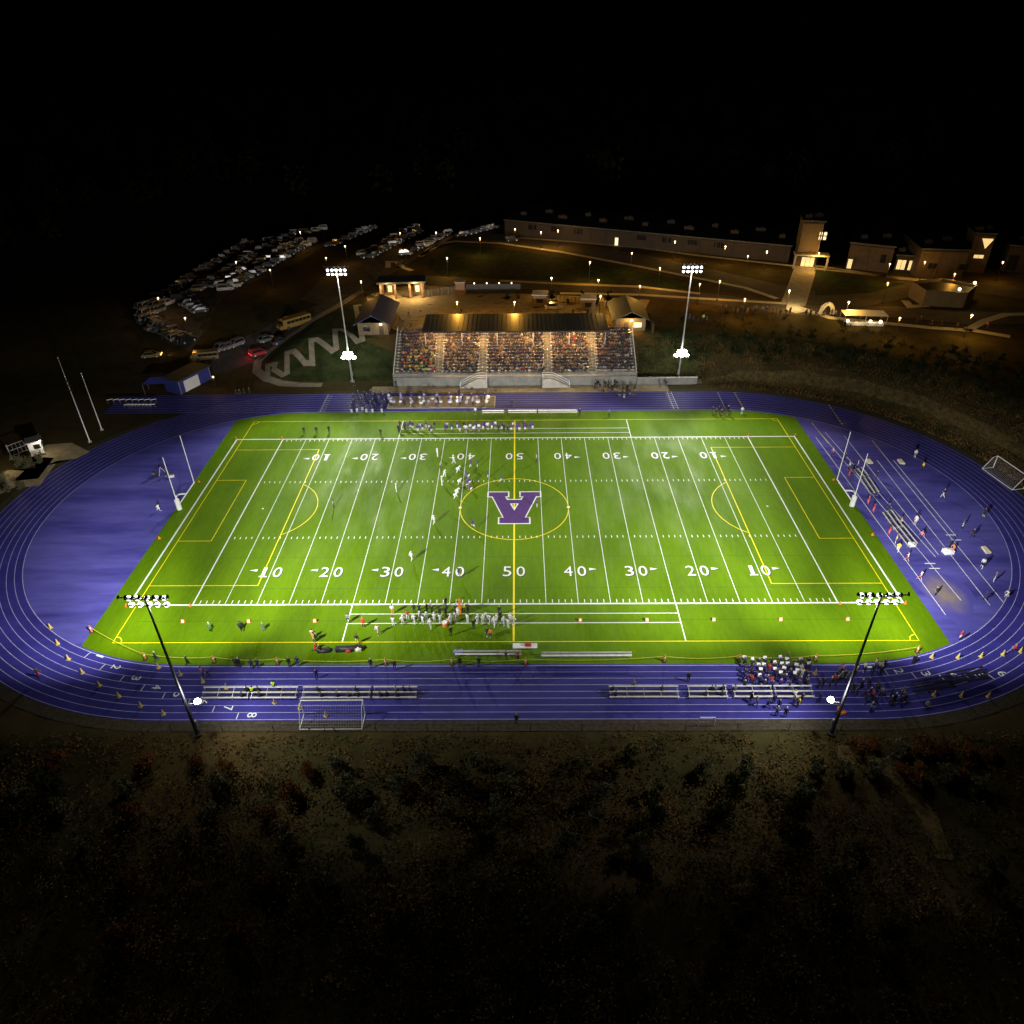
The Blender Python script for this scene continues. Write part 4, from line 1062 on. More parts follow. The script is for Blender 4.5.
def figure_mesh(key, J, bulk=1.0, sub=1, helmet=False, fingers=True, hair=True):
    names = list(J)
    me = bpy.data.meshes.new('fig'); me.from_pydata([J[n] for n in names], [(names.index(a), names.index(b)) for a, b, _ in BONES], [])
    o = bpy.data.objects.new('fig', me); C.objects.link(o)
    sk = o.modifiers.new('Skin', 'SKIN'); sk.use_smooth_shade = True
    for n, dta in zip(names, me.skin_vertices[0].data):
        r = RAD.get(n, RAD.get(n[1:], .08))
        if n in ('chest', 'lsho', 'rsho'): r *= bulk
        ry = r * (.72 if n in ('pelvis', 'spine', 'chest') else 1)
        dta.radius = (r, ry); dta.use_root = n == 'pelvis'
    if sub:
        sb = o.modifiers.new('Sub', 'SUBSURF'); sb.levels = sub; sb.render_levels = sub
    bpy.context.view_layer.update()
    ev = o.evaluated_get(bpy.context.evaluated_depsgraph_get())
    m2 = bpy.data.meshes.new_from_object(ev)
    vs = [tuple(v.co) for v in m2.vertices]; fs = [tuple(p.vertices) for p in m2.polygons]
    bpy.data.objects.remove(o); bpy.data.meshes.remove(me); bpy.data.meshes.remove(m2)
    segs = [(Vector(J[a]), Vector(J[b]), k) for a, b, k in BONES]
    ms = []
    for f in fs:
        c = Vector((0, 0, 0))
        for i in f: c += Vector(vs[i])
        c /= len(f)
        best, bk = 9, 1
        for a, b, k in segs:
            ab = b - a; t = max(0, min(1, (c - a).dot(ab) / ab.length_squared))
            d = (c - (a + ab * t)).length * (1.0 if k != 2 else 1.02)
            if d < best: best, bk = d, k
        ms.append(bk)
    mb = MB(); mb.add(vs, fs); mb.m = ms
    # head with face, hair or helmet; index 0 skin 1 top 2 trousers 3 hair/helmet 4 shoes 5 lower leg
    h = Vector(J['head']); n = Vector(J['neck'])
    up = Vector((0, 0, 1)); c = h + up * .08 + Vector((0, .01, 0))
    if sub:
        mb.ball(c, (.077, .097, .12), 0, 12, 8)
        mb.ball(c + Vector((0, .095, -.02)), (.016, .026, .026), 0, 6, 4)
        mb.ball(c + Vector((0, .055, -.085)), (.045, .04, .035), 0, 8, 5)
        for s in (-1, 1):
            mb.ball(c + Vector((s * .032, .083, .015)), (.013, .012, .009), 3, 6, 4)
            mb.ball(c + Vector((s * .079, 0, -.01)), (.012, .025, .034), 0, 6, 4)
        mb.box(c + Vector((0, .092, -.062)), (.045, .01, .01), 3)
        if helmet:
            mb.ball(c + Vector((0, -.02, .025)), (.128, .15, .135), 3, 14, 9)
            for zz in (-.04, -.075): mb.path([c + Vector((-.11, .05, zz)), c + Vector((-.06, .17, zz)), c + Vector((.06, .17, zz)), c + Vector((.11, .05, zz))], .009, 5, 3)
        else:
            mb.ball(c + Vector((0, -.022, .032)), (.087, .098, .105), 3, 12, 8)
    else:
        mb.ball(c, (.08, .1, .12), 0, 6, 5)
        mb.ball(c + Vector((0, -.02, .035)), (.09, .1, .1), 3, 6, 4)
    if fingers:
        for q, s in (('l', -1), ('r', 1)):
            w_, e = Vector(J[q + 'wri']), Vector(J[q + 'elb'])
            d = (w_ - e).normalized(); side = Vector((0, 1, 0)) if abs(d.y) < .8 else Vector((1, 0, 0))
            side = (side - d * side.dot(d)).normalized(); nr = d.cross(side)
            mb.tube(w_ - d * .01, w_ + d * .085, .034, .04, 8, 0)
            for i, L in enumerate((.07, .08, .075, .058)):
                b0 = w_ + d * .08 + side * ((i - 1.5) * -.02); k1 = b0 + d * L * .55; k2 = k1 + (d * .75 + nr * .6 * s) * L * .5
                mb.tube(b0, k1, .0095, .009, 5, 0); mb.tube(k1, k2, .009, .007, 5, 0)
            b0 = w_ + d * .03 + side * .03; mb.tube(b0, b0 + (d * .6 + side * .7) * .045, .012, .011, 5, 0); b1 = b0 + (d * .6 + side * .7) * .045; mb.tube(b1, b1 + (d * .9 + side * .2) * .035, .011, .008, 5, 0)
    return mb
FIG = {}
def col_mat(name, col, rough=.75):
    if name not in M: M[name] = mat(name, col, rough)
    return M[name]
SKIN = [col_mat('skin_light', (.45, .27, .19), .55), col_mat('skin_tan', (.3, .17, .1), .55), col_mat('skin_brown', (.13, .065, .04), .55)]
CL = dict(white=(.6, .6, .6), navy=(.018, .022, .075), black=(.012, .012, .014), grey=(.16, .16, .17), purple=(.055, .02, .16), red=(.5, .03, .03), blue=(.03, .06, .3), green=(.08, .17, .05), hivis=(.45, .7, .03),
          orange=(.75, .2, .03), yellow=(.75, .6, .05), tan=(.42, .32, .2), brown=(.09, .05, .03), cream=(.6, .56, .45), pink=(.6, .2, .3), lilac=(.36, .33, .62), stripe=(.3, .3, .3))
def cl(n): return col_mat('cloth_' + n, CL[n])
HAIR = [col_mat('hair_dark', (.02, .014, .01), .6), col_mat('hair_brown', (.07, .04, .02), .6), col_mat('hair_fair', (.3, .2, .09), .6)]
def shirt_letter(): pass
CACHE = {}
def person_mesh(ps, outfit):
    """outfit: (top, bottom, lower leg, cap or helmet or None)"""
    top, bot, leg, hat = outfit
    helmet = hat is not None and hat.startswith('helmet_')
    pads = helmet
    fk = (ps, pads)
    if fk not in FIG: FIG[fk] = figure_mesh(ps, POSES[ps], 1.35 if pads else 1.0, 1, helmet)
    sk = R.choice(SKIN)
    hm = (cl(hat.replace('helmet_', '')) if hat else R.choice(HAIR))
    key = (ps, outfit, sk.name, hm.name)
    if key not in CACHE:
        shoe = cl('black') if top != 'white' else cl('white')
        CACHE[key] = FIG[fk].mesh('person', [sk, cl(top), cl(bot), hm, shoe, cl(leg) if leg != 'skin' else sk], True)
    return CACHE[key]
NP_ = 0
PPL = []
def person(u, v, ps, face, outfit, label, group=None, cat='person', z=None, pos=None, sc=None):
    """face: heading in degrees, 0 looks towards the grandstand (+y), 90 towards the left"""
    global NP_
    NP_ += 1
    p = Vector(pos) if pos is not None else at(u, v)
    if z is not None: p.z = z
    o = inst('person', person_mesh(ps, outfit), label, cat, p, math.radians(face), group, sc or R.uniform(.98, 1.07))
    PPL.append(o)
    return o

WH = ('white', 'white', 'skin', 'helmet_white'); WB = ('white', 'white', 'white', 'helmet_white')
PU = ('purple', 'white', 'skin', 'helmet_purple'); PD = ('purple', 'purple', 'black', 'helmet_purple')
REF = ('stripe', 'black', 'black', 'black'); DK = ('black', 'black', 'black', None); NV = ('navy', 'navy', 'navy', None)
# players on the field: feet in the photograph
off = [(437.5, 457, 'stand', -60), (453.5, 463.5, 'walk', -90), (457.5, 472, 'crouch', -90), (444, 478, 'run', -80), (442, 485, 'stand', -90), (459, 484, 'crouch', -90), (456.5, 494, 'crouch', -90), (455, 498, 'crouch', -85),
       (434, 524, 'walk', -40), (396.5, 492, 'stand', -80), (411.7, 561, 'walk', -30)]
for i, (u, v, ps, fc) in enumerate(off):
    what = {0: 'standing alone by the far sideline side of the scrimmage', 1: 'walking by the far 40 yard number', 2: 'bent low at the far end of the scrimmage line', 3: 'running just left of the scrimmage line', 4: 'standing deepest behind the scrimmage line', 5: 'bent low in the middle of the scrimmage line',
            6: 'bent low near the lower end of the scrimmage line', 7: 'bent low, lowest of the scrimmage line', 8: 'standing wide left of the yellow centre circle', 9: 'standing alone on the left hash marks', 10: 'walking above the near 30 and 40 numbers'}[i]
    person(u, v, ps, fc, WB, f'white uniformed football player {what}', 'white uniformed players on the field')
dfn = [(471, 469, 'walk', 80, 'stepping back at the top of the scrimmage'), (477.5, 468.5, 'stand', 90, 'standing right of the far end of the scrimmage'), (468.5, 478, 'crouch', 90, 'bent low, highest in the defensive line'), (470, 484, 'crouch', 90, 'bent low, second in the defensive line'),
       (468, 488, 'run', 90, 'lunging in the defensive line'), (471, 491, 'crouch', 100, 'bent low, lowest in the defensive line'), (488, 479, 'stand', 90, 'standing alone between scrimmage and circle'), (501.5, 483, 'walk', 90, 'walking on top of the yellow circle'),
       (473.5, 529, 'run', 60, 'running on the lower left of the yellow circle'), (537, 508, 'stand', 90, 'standing beside the right leg of the letter A'), (458.8, 578, 'walk', 60, 'walking by the near 40 yard number')]
for u, v, ps, fc, what in dfn: person(u, v, ps, fc, PU, f'purple shirted football player {what}', 'purple shirted players on the field')
for u, v, fc, what in ((334, 508, -90, 'alone far left near the 20 yard line'), (536.5, 462, 90, 'behind the defence above the letter A'), (440.5, 470, -90, 'behind the white backfield')):
    person(u, v, 'stand', fc, REF, f'referee in striped grey and black standing {what}', 'referees')

# near sideline team: feet
nw = [(393.6, 626), (403.4, 625), (414.4, 624), (420.3, 621), (423, 624.5), (427, 622), (430.5, 629), (434.5, 622.5), (440.5, 623), (451, 624.5), (455, 622.5), (458, 617.5), (467.6, 623), (478, 624), (483, 624.5), (486.2, 623), (489.4, 623.5), (494, 627), (496.6, 625), (503.7, 626), (508, 628), (510, 622.5), (513.3, 626)]
for i, (u, v) in enumerate(nw):
    person(u, v, R.choice(['stand', 'hips', 'folded', 'stand', 'walk']), R.uniform(-50, 50), R.choice([WH, WB]) if i % 4 else ('white', 'white', 'white', None), f'white uniformed player, {ORD[i]} from the left in the near sideline team', 'white team on the near sideline')
nd = [(414.4, 613), (419.5, 613.5), (427, 613, 'orange'), (432, 614.5), (440, 616.5), (446, 616.5), (446, 606.5), (473.7, 629), (499.3, 615), (500.5, 620), (451, 636), (468, 613), (456, 614)]
for i, q in enumerate(sorted(nd)):
    person(q[0], q[1], R.choice(['stand', 'folded', 'hips']), R.uniform(-60, 60), DK if len(q) == 2 else ('black', 'black', 'black', 'orange'), f'coach in dark clothes, {ORD[i]} among the dark figures mixed with the near sideline team', 'dark clothed coaches on the near sideline')
for u, v, ps, fc, of, lb in [(392.7, 614, 'stand', 0, ('white', 'orange', 'orange', None), 'person in white top and orange trousers at the left end of the near sideline team'),
        (408, 620, 'stand', 20, ('red', 'white', 'white', None), 'person in red shirt among the near sideline team'), (463.5, 613, 'stand', 10, ('yellow', 'black', 'black', None), 'person in bright yellow jacket beside the orange down marker'),
        (490.5, 638, 'walk', 150, ('orange', 'black', 'skin', None), 'person in orange vest walking behind the right half of the near team'), (487.5, 637, 'walk', 150, ('black', 'black', 'white', None), 'dark clothed person walking beside the orange vest'),
        (242.5, 631, 'walk', 40, DK, 'person in black crouching by the sideline marker left of midfield'), (240.5, 630, 'kneel', 20, DK, 'person in black kneeling beside the left sideline marker'), (264, 631, 'stand', 10, ('green', 'grey', 'grey', None), 'person in green top standing alone on the left sideline strip'),
        (363.7, 627, 'stand', 0, ('red', 'red', 'black', None), 'person in red coat left of the near sideline team'), (348.5, 623, 'stand', 0, ('grey', 'black', 'black', None), 'person in grey standing on the slanted team box line'), (378, 634, 'walk', 180, ('white', 'tan', 'skin', 'orange'), 'person in white with orange cap left of the white team'),
        (314, 642, 'stand', -40, ('orange', 'tan', 'skin', None), 'person in orange vest with a small group on the left strip'), (316.5, 641, 'stand', -20, ('green', 'black', 'black', None), 'person in green beside the orange vest on the left strip'), (312.8, 638.5, 'stand', 0, ('tan', 'brown', 'brown', None), 'person in tan behind the orange vest on the left strip'),
        (357.3, 644, 'stand', 0, ('black', 'yellow', 'yellow', None), 'person in black top with yellow trousers on the yellow touchline'), (315, 650, 'kneel', -90, ('red', 'red', 'black', None), 'person in red kneeling beside bags below the touchline'), (321, 652.5, 'kneel', 60, ('black', 'red', 'white', None), 'person in black kneeling beside the red kneeling person'),
        (211, 632, 'stand', 0, ('green', 'green', 'black', 'white'), 'person in green with white cap beside the corner marker'),
        (157, 661, 'walk', -60, ('navy', 'navy', 'blue', 'white'), 'person in navy with white cap at the left bend of the track'), (188, 665, 'walk', -80, DK, 'person in black walking on the track edge left of the pole'), (203, 676.5, 'stand', -70, ('orange', 'brown', 'brown', None), 'person in orange jacket on the track by the left pole'), (209, 678, 'walk', 100, ('navy', 'navy', 'navy', None), 'person in navy facing the orange jacket on the track'),
        (236.5, 667, 'stand', 0, ('brown', 'black', 'black', None), 'person in brown at the left end of the near track edge group'), (240, 667.5, 'stand', 0, ('black', 'black', 'black', 'white'), 'person in black with white cap on the near track edge'), (252.5, 669, 'stand', 10, NV, 'person in navy, left of a pair on the near track edge'), (258.5, 668, 'stand', -10, NV, 'person in navy, right of a pair on the near track edge'), (290, 667, 'stand', 0, DK, 'person in black, left of a pair watching from the track edge'), (298.4, 666.5, 'stand', 0, ('navy', 'blue', 'blue', None), 'person in blue, right of a pair watching from the track edge'),
        (371.3, 668, 'stand', 0, ('black', 'black', 'black', 'white'), 'person in black with white cap beside a rope post left of midfield'), (395, 670, 'stand', 0, ('black', 'navy', 'navy', 'red'), 'person in black with red cap right of a rope post'), (317.2, 679, 'stand', 30, NV, 'person in navy alone on the middle lanes of the near track'),
        (460, 667, 'stand', 0, DK, 'person in black at the left end of the long bench by midfield'), (479, 666.5, 'stand', 0, DK, 'person in black behind the middle of the long bench'), (506, 659, 'kneel', 0, ('brown', 'brown', 'black', 'brown'), 'person in brown kneeling left of the white table'), (518, 656.5, 'sit', 180, ('red', 'black', 'black', None), 'person in red sitting by the white table'),
        (516.5, 724, 'stand', 0, DK, 'person in black standing alone on the gravel below midfield'),
        (786, 662, 'walk', -80, ('grey', 'pink', 'grey', None), 'person in grey bending at the rope above the marching band'), (912.5, 664, 'stand', 0, DK, 'person in black on the inner lane of the right bend'), (1014.6, 652, 'kneel', 60, ('red', 'navy', 'navy', None), 'person in red crouching on the far right lanes'),
        (40, 678, 'walk', 0, ('brown', 'red', 'black', None), 'person in brown walking on the outer left lanes'),
        (687.8, 682, 'stand', 0, DK, 'person in black on the track above the second right bleacher'), (633, 690, 'walk', 0, ('grey', 'grey', 'black', None), 'person in grey standing behind the first right bleacher')]:
    person(u, v, ps, fc, of, lb)
# people on the near bleachers (seat rows at z .38 .62 .86)
SEATS = [(244.6, 'navy', 0), (248.5, 'black', 1), (253.4, 'hivis', 1), (259.5, 'black', 1), (262, 'navy', 0), (273.5, 'hivis', 2), (319, 'black', 1), (322.6, 'navy', 0), (338.4, 'navy', 0), (349.8, 'brown', 0), (356.8, 'navy', 1), (360, 'black', 0), (381.5, 'black', 0), (388.3, 'black', 0), (396.8, 'grey', 1), (397.5, 'navy', 0), (404, 'navy', 1), (410.5, 'navy', 1),
         (612.5, 'black', 1), (615, 'navy', 0), (661.5, 'brown', 1), (704, 'navy', 0), (711, 'black', 1), (714.5, 'grey', 1), (720.5, 'navy', 0), (722, 'black', 1), (734, 'grey', 1), (793, 'white', 0)]
BY = [-41.72, -41.1, -40.5]
for i, (u, c_, row) in enumerate(SEATS):
    p = at(u, 695)
    person(0, 0, 'sit', R.uniform(-12, 12), (c_, R.choice(['black', 'navy']), 'black', None), f'seated person in {"high visibility yellow" if c_ == "hivis" else c_}, {ORD[i if i < 18 else i - 18]} from the left on the {"left" if i < 18 else "right"} hand low bleachers', 'people sitting on the low bleachers', pos=(p.x, BY[row] + .02, .42 + .24 * row + .02))

# marching band with white folders on the near right track
k = 0
BAND = []
for r in range(5):
    n = (10, 11, 12, 10, 8)[r]
    for i in range(n):
        u = 744 + i * (62 / (n - 1)) + R.uniform(-1.6, 1.6); v = 668.5 + r * 5.3 + R.uniform(-1.5, 1.5)
        c_ = R.choice(['navy', 'navy', 'black', 'navy', 'purple'])
        if (r, i) in ((1, 4), (3, 1), (3, 4)): c_ = 'red'
        if (r, i) in ((1, 9), (2, 10)): c_ = 'cream'
        person(u, v, 'play', R.uniform(-25, 25), (c_, 'black' if c_ != 'cream' else 'cream', 'black', 'white' if R.random() < .3 else None), f'musician in {c_}, {ORD[i]} from the left in the {ORD[r]} row of the marching band', 'marching band on the near right track')
        BAND.append((u, v))
misc = [(750, 702), (755, 706), (767.5, 708), (773, 704), (776, 716), (784.5, 717), (778, 709), (793, 705), (797, 707), (800.5, 702), (818, 702), (836, 716),
        (818, 688), (822.5, 687), (829, 687), (832.5, 684), (835.5, 685.5), (839, 682), (843, 680), (846, 682), (840.5, 673), (837.5, 676), (855.5, 674), (864, 672), (871, 674), (874, 668), (878, 671), (883.5, 668), (880, 675),
        (852, 693), (855, 696), (860, 689), (863, 698), (866, 703), (868.5, 697), (872, 700), (876, 692), (880, 697), (874, 705), (867, 687), (890, 697), (893, 703), (900, 698), (903, 704), (889, 706), (898.5, 706), (869.5, 712), (925, 710.5)]
mc = {20: 'pink', 22: 'cream', 23: 'white', 15: 'red', 35: 'red', 36: 'brown', 37: 'grey', 25: 'tan', 26: 'tan', 11: 'orange', 8: 'yellow', 5: 'black'}
misc = [(u, v, mc.get(i, R.choice(['navy', 'black', 'navy', 'grey', 'black']))) for i, (u, v) in enumerate(misc)]
misc = sorted(misc[:12]) + sorted(misc[12:29]) + sorted(misc[29:])
for i, (u, v, c_) in enumerate(misc):
    where = 'behind the right bleachers' if i < 12 else 'left of the floodlight pole' if i < 29 else 'right of the floodlight pole'
    j = i if i < 12 else i - 12 if i < 29 else i - 29
    person(u, v, R.choice(['stand', 'walk', 'folded', 'stand']), R.uniform(-180, 180), (c_, 'black', 'black', R.choice([None, None, 'cream'])), f'person in {c_}, {ORD[j]} from the left in the loose crowd {where}', 'loose crowd on the near right lanes')

# right end of the infield
RI = [(914.3, 457.5, 'walk', ('white', 'grey', 'white', None), 'in white by the inner lane'), (921.8, 470, 'stand', ('yellow', 'black', 'black', None), 'in yellow near the tan mats'), (942.4, 498, 'walk', ('black', 'white', 'white', None), 'in black with white trousers striding alone'), (983, 517, 'stand', ('black', 'black', 'white', None), 'in black close to the right bend'),
      (961.7, 528.5, 'stand', ('grey', 'white', 'black', None), 'in grey and white between the runway lines'), (971.4, 538, 'walk', ('black', 'navy', 'navy', None), 'in black on the runway line'), (914.5, 524.5, 'stand', ('white', 'cream', 'skin', None), 'in white with light trousers beside the runway'), (920, 540, 'walk', ('pink', 'navy', 'navy', None), 'in pink right of the white benches'),
      (895, 543.5, 'stand', ('yellow', 'grey', 'white', None), 'in yellow leaning on the white benches'), (934.7, 595.5, 'stand', DK, 'in black beside the worn patch'), (952.7, 551, 'kneel', ('orange', 'red', 'black', None), 'in orange kneeling beside the white bag'), (948.5, 548.5, 'stand', ('black', 'black', 'black', None), 'in black behind the white bag'),
      (981.3, 567.5, 'walk', ('white', 'black', 'white', None), 'in white below the tan mat'), (993.3, 582, 'stand', ('grey', 'white', 'white', None), 'in grey near the right bend'), (1006.8, 597, 'kneel', ('cream', 'cream', 'white', None), 'in cream crouching at the inner lane'), (984.3, 600.5, 'walk', NV, 'in navy walking over the runway lines'), (959.5, 640, 'stand', ('red', 'white', 'black', None), 'in red at the lower corner of the infield'),
      (832, 455.5, 'walk', ('white', 'red', 'black', None), 'in white and red by the field edge'), (844.4, 461, 'stand', NV, 'in navy above the first white bench'), (848.5, 470, 'stand', ('white', 'black', 'black', None), 'in white at the head of the first white bench'), (857, 468, 'stand', ('cream', 'grey', 'black', None), 'in cream leaning on the first white bench'), (853, 472, 'walk', DK, 'in black at the first white bench'), (876, 479, 'stand', NV, 'in navy alone between bench and runway'),
      (887.4, 512.5, 'stand', NV, 'in navy at the head of the second white bench'), (899.6, 526, 'stand', ('tan', 'black', 'black', None), 'in tan beside the second white bench'), (906.5, 561, 'walk', ('white', 'red', 'skin', None), 'in white top and red shorts below the benches'), (919.6, 580, 'walk', ('white', 'red', 'skin', None), 'in white top and red shorts left of the worn patch'), (897, 552, 'walk', ('yellow', 'white', 'white', None), 'in yellow walking past the last bench')]
for u, v, ps, of, lb in RI: person(u, v, ps, R.uniform(20, 160), of, f'person {lb}, right infield')
for u, v, lb in ((848.5, 477, 'first'), (867.4, 505, 'second'), (872.8, 513, 'third'), (888.4, 535, 'fourth')):
    person(u, v, 'stand', 90, ('red', 'pink', 'red', None), f'person in red, {lb} along the right edge of the turf beside the white benches', 'people in red along the turf edge')
person(159.5, 511, 'kneel', 60, ('white', 'white', 'white', None), 'person in white crouching on the left blue infield near the goalpost')
person(167, 476, 'kneel', -60, ('black', 'black', 'white', 'white'), 'person in black crouching beside camera gear on the left infield')
person(157.5, 476.5, 'kneel', 40, DK, 'second person in black crouching beside camera gear on the left infield')

# far sideline team
j = 0
fs_ = []
for i in range(44):
    u = 398 + i * 3.12 + R.uniform(-1.2, 1.2); v = 430.5 + R.uniform(-2.5, 3.2)
    if 438 < u < 442 or 452 < u < 455: continue
    of = R.choice([PU, PU, PD, ('black', 'black', 'black', None), PU, ('white', 'purple', 'skin', 'helmet_purple')])
    person(u, v, R.choice(['stand', 'hips', 'folded', 'walk']), 180 + R.uniform(-50, 50), of, f'far sideline figure in {of[0]}, {ORD[j]} from the left in the purple team row', 'purple team on the far sideline'); j += 1
for i, (u, v) in enumerate([(304.5, 434), (317, 434), (329.5, 433.5), (381, 436), (399.5, 432), (405, 431)]):
    person(u, v, 'stand', 180, DK, f'person in black, {ORD[i]} from the left standing apart at the left of the far sideline', 'people in black apart on the far sideline')
# percussion on the mat
for i in range(26):
    r = i % 3
    u = 391 + (i // 3) * 11.6 + R.uniform(-2.5, 2.5); v = 400.5 + r * 2.9 + R.uniform(-.8, .8)
    person(u, v, 'play', 180 + R.uniform(-40, 40), (R.choice(['lilac', 'white', 'purple', 'lilac', 'navy']), 'black', 'black', R.choice([None, 'white'])), f'percussionist number {ORD[i]} from the left on the tan band mat', 'percussion players on the tan mat')
for r in range(5):
    for i in range(6):
        u = 350.5 + i * 6.1 + r * 1.6 + R.uniform(-2.2, 2.2); v = 412.5 - r * 3.7 + R.uniform(-1.5, 1.5)
        person(u, v, 'stand', 180 + R.uniform(-25, 25), ('navy', 'navy' if r else 'white', 'white' if r == 0 else 'navy', 'white' if R.random() < .35 else None), f'uniformed band member in navy, {ORD[i]} in the {ORD[r]} row left of the tan mat', 'band members beside the tan mat')
for i in range(20):
    u = 594 + i * 2.15 + R.uniform(-1, 1); v = 392 + R.uniform(-5, 4) + (3 if i > 10 else 0)
    person(u, v, 'stand', 180 + R.uniform(-60, 60), ('black', R.choice(['brown', 'black', 'grey']), 'white' if R.random() < .4 else 'black', None), f'performer in black, {ORD[i]} from the left below the right end of the grandstand', 'performers in black below the grandstand')
for i, (u, v) in enumerate([(712, 414), (715.5, 416), (718.5, 413.5), (721, 417), (724, 415), (727.5, 413), (729, 416.5)]):
    person(u, v, 'stand', 170, ('black', 'brown', 'black', None), f'person in black, {ORD[i]} from the left in the huddle at the far right track edge', 'huddle at the far right track edge')
for u, v, of, lb in [(741.5, 414, ('white', 'grey', 'white', None), 'person in white beside the yellow relay marks'), (512, 407, DK, 'person in black standing on the far track at midfield'), (421.5, 397, ('black', 'black', 'black', None), 'person in black at the apron edge above the mat'), (459, 396, DK, 'second person in black at the apron edge above the mat'),
                     (475.5, 414.5, ('white', 'green', 'green', None), 'person in white left of the far white bench'), (579.5, 416, DK, 'person in black right of the far white bench'), (609, 417, ('green', 'black', 'black', None), 'person in dark green alone on the far turf edge'), (237, 397, DK, 'person in black, first of four at the far left track edge'), (240.5, 396.5, DK, 'person in black, second of four at the far left track edge'), (245, 396, DK, 'person in black, third of four at the far left track edge'), (250.5, 395.5, DK, 'person in black, last of four at the far left track edge'),
                     (396, 387, NV, 'person in navy below the left end of the grandstand'), (355, 389, DK, 'person in black on the apron left of the grandstand'), (666, 387, NV, 'person in navy leaning on the retaining wall'), (660, 387, ('grey', 'navy', 'navy', None), 'person in grey leaning on the retaining wall')]:
    person(u, v, 'stand', 180, of, lb)
# slope, plaza and roadside
for i, (u, v) in enumerate([(685, 320), (689, 321), (693, 319.5), (698, 321.5), (703, 321), (706.5, 320)]):
    person(u, v, R.choice(['stand', 'sit']), 180, ('navy' if i != 4 else 'hivis', 'navy', 'navy', None), f'person in {"navy" if i != 4 else "high visibility yellow"}, {ORD[i]} from the left in the group on the slope by the right floodlight', 'group on the slope by the right floodlight')
for i in range(24):
    u = 722 + i * 4.9 + R.uniform(-1.5, 1.5); v = 312 + (u - 722) * .04 + R.uniform(-1.5, 2.5)
    if 793 < u < 803: u += 9
    person(u, v, 'stand', 180 + R.uniform(-60, 60), (R.choice(['black', 'navy', 'brown', 'grey']), 'black', 'black', None), f'onlooker, {ORD[i]} from the left in the line along the top of the dark bank', 'onlookers along the top of the bank')
for i, (u, v) in enumerate([(915.5, 325), (919.5, 323), (930.5, 327.5), (940, 328), (956, 329.5), (986, 329)]):
    person(u, v, 'walk', 90, (['black', 'black', 'black', 'black', 'brown', 'red'][i], 'black', 'black', None), f'walker, {ORD[i]} from the left on the amber lit path right of the food tent', 'walkers on the amber lit path')
for i, (u, v) in enumerate([(461, 314), (400, 322), (404, 326), (409, 318), (573, 316), (588, 316), (411.5, 330)]):
    person(u, v, 'walk', R.uniform(0, 360), ('black', 'black', 'black', None), f'visitor in dark clothes, {ORD[i]} of those on the plaza behind the grandstand', 'visitors on the plaza')

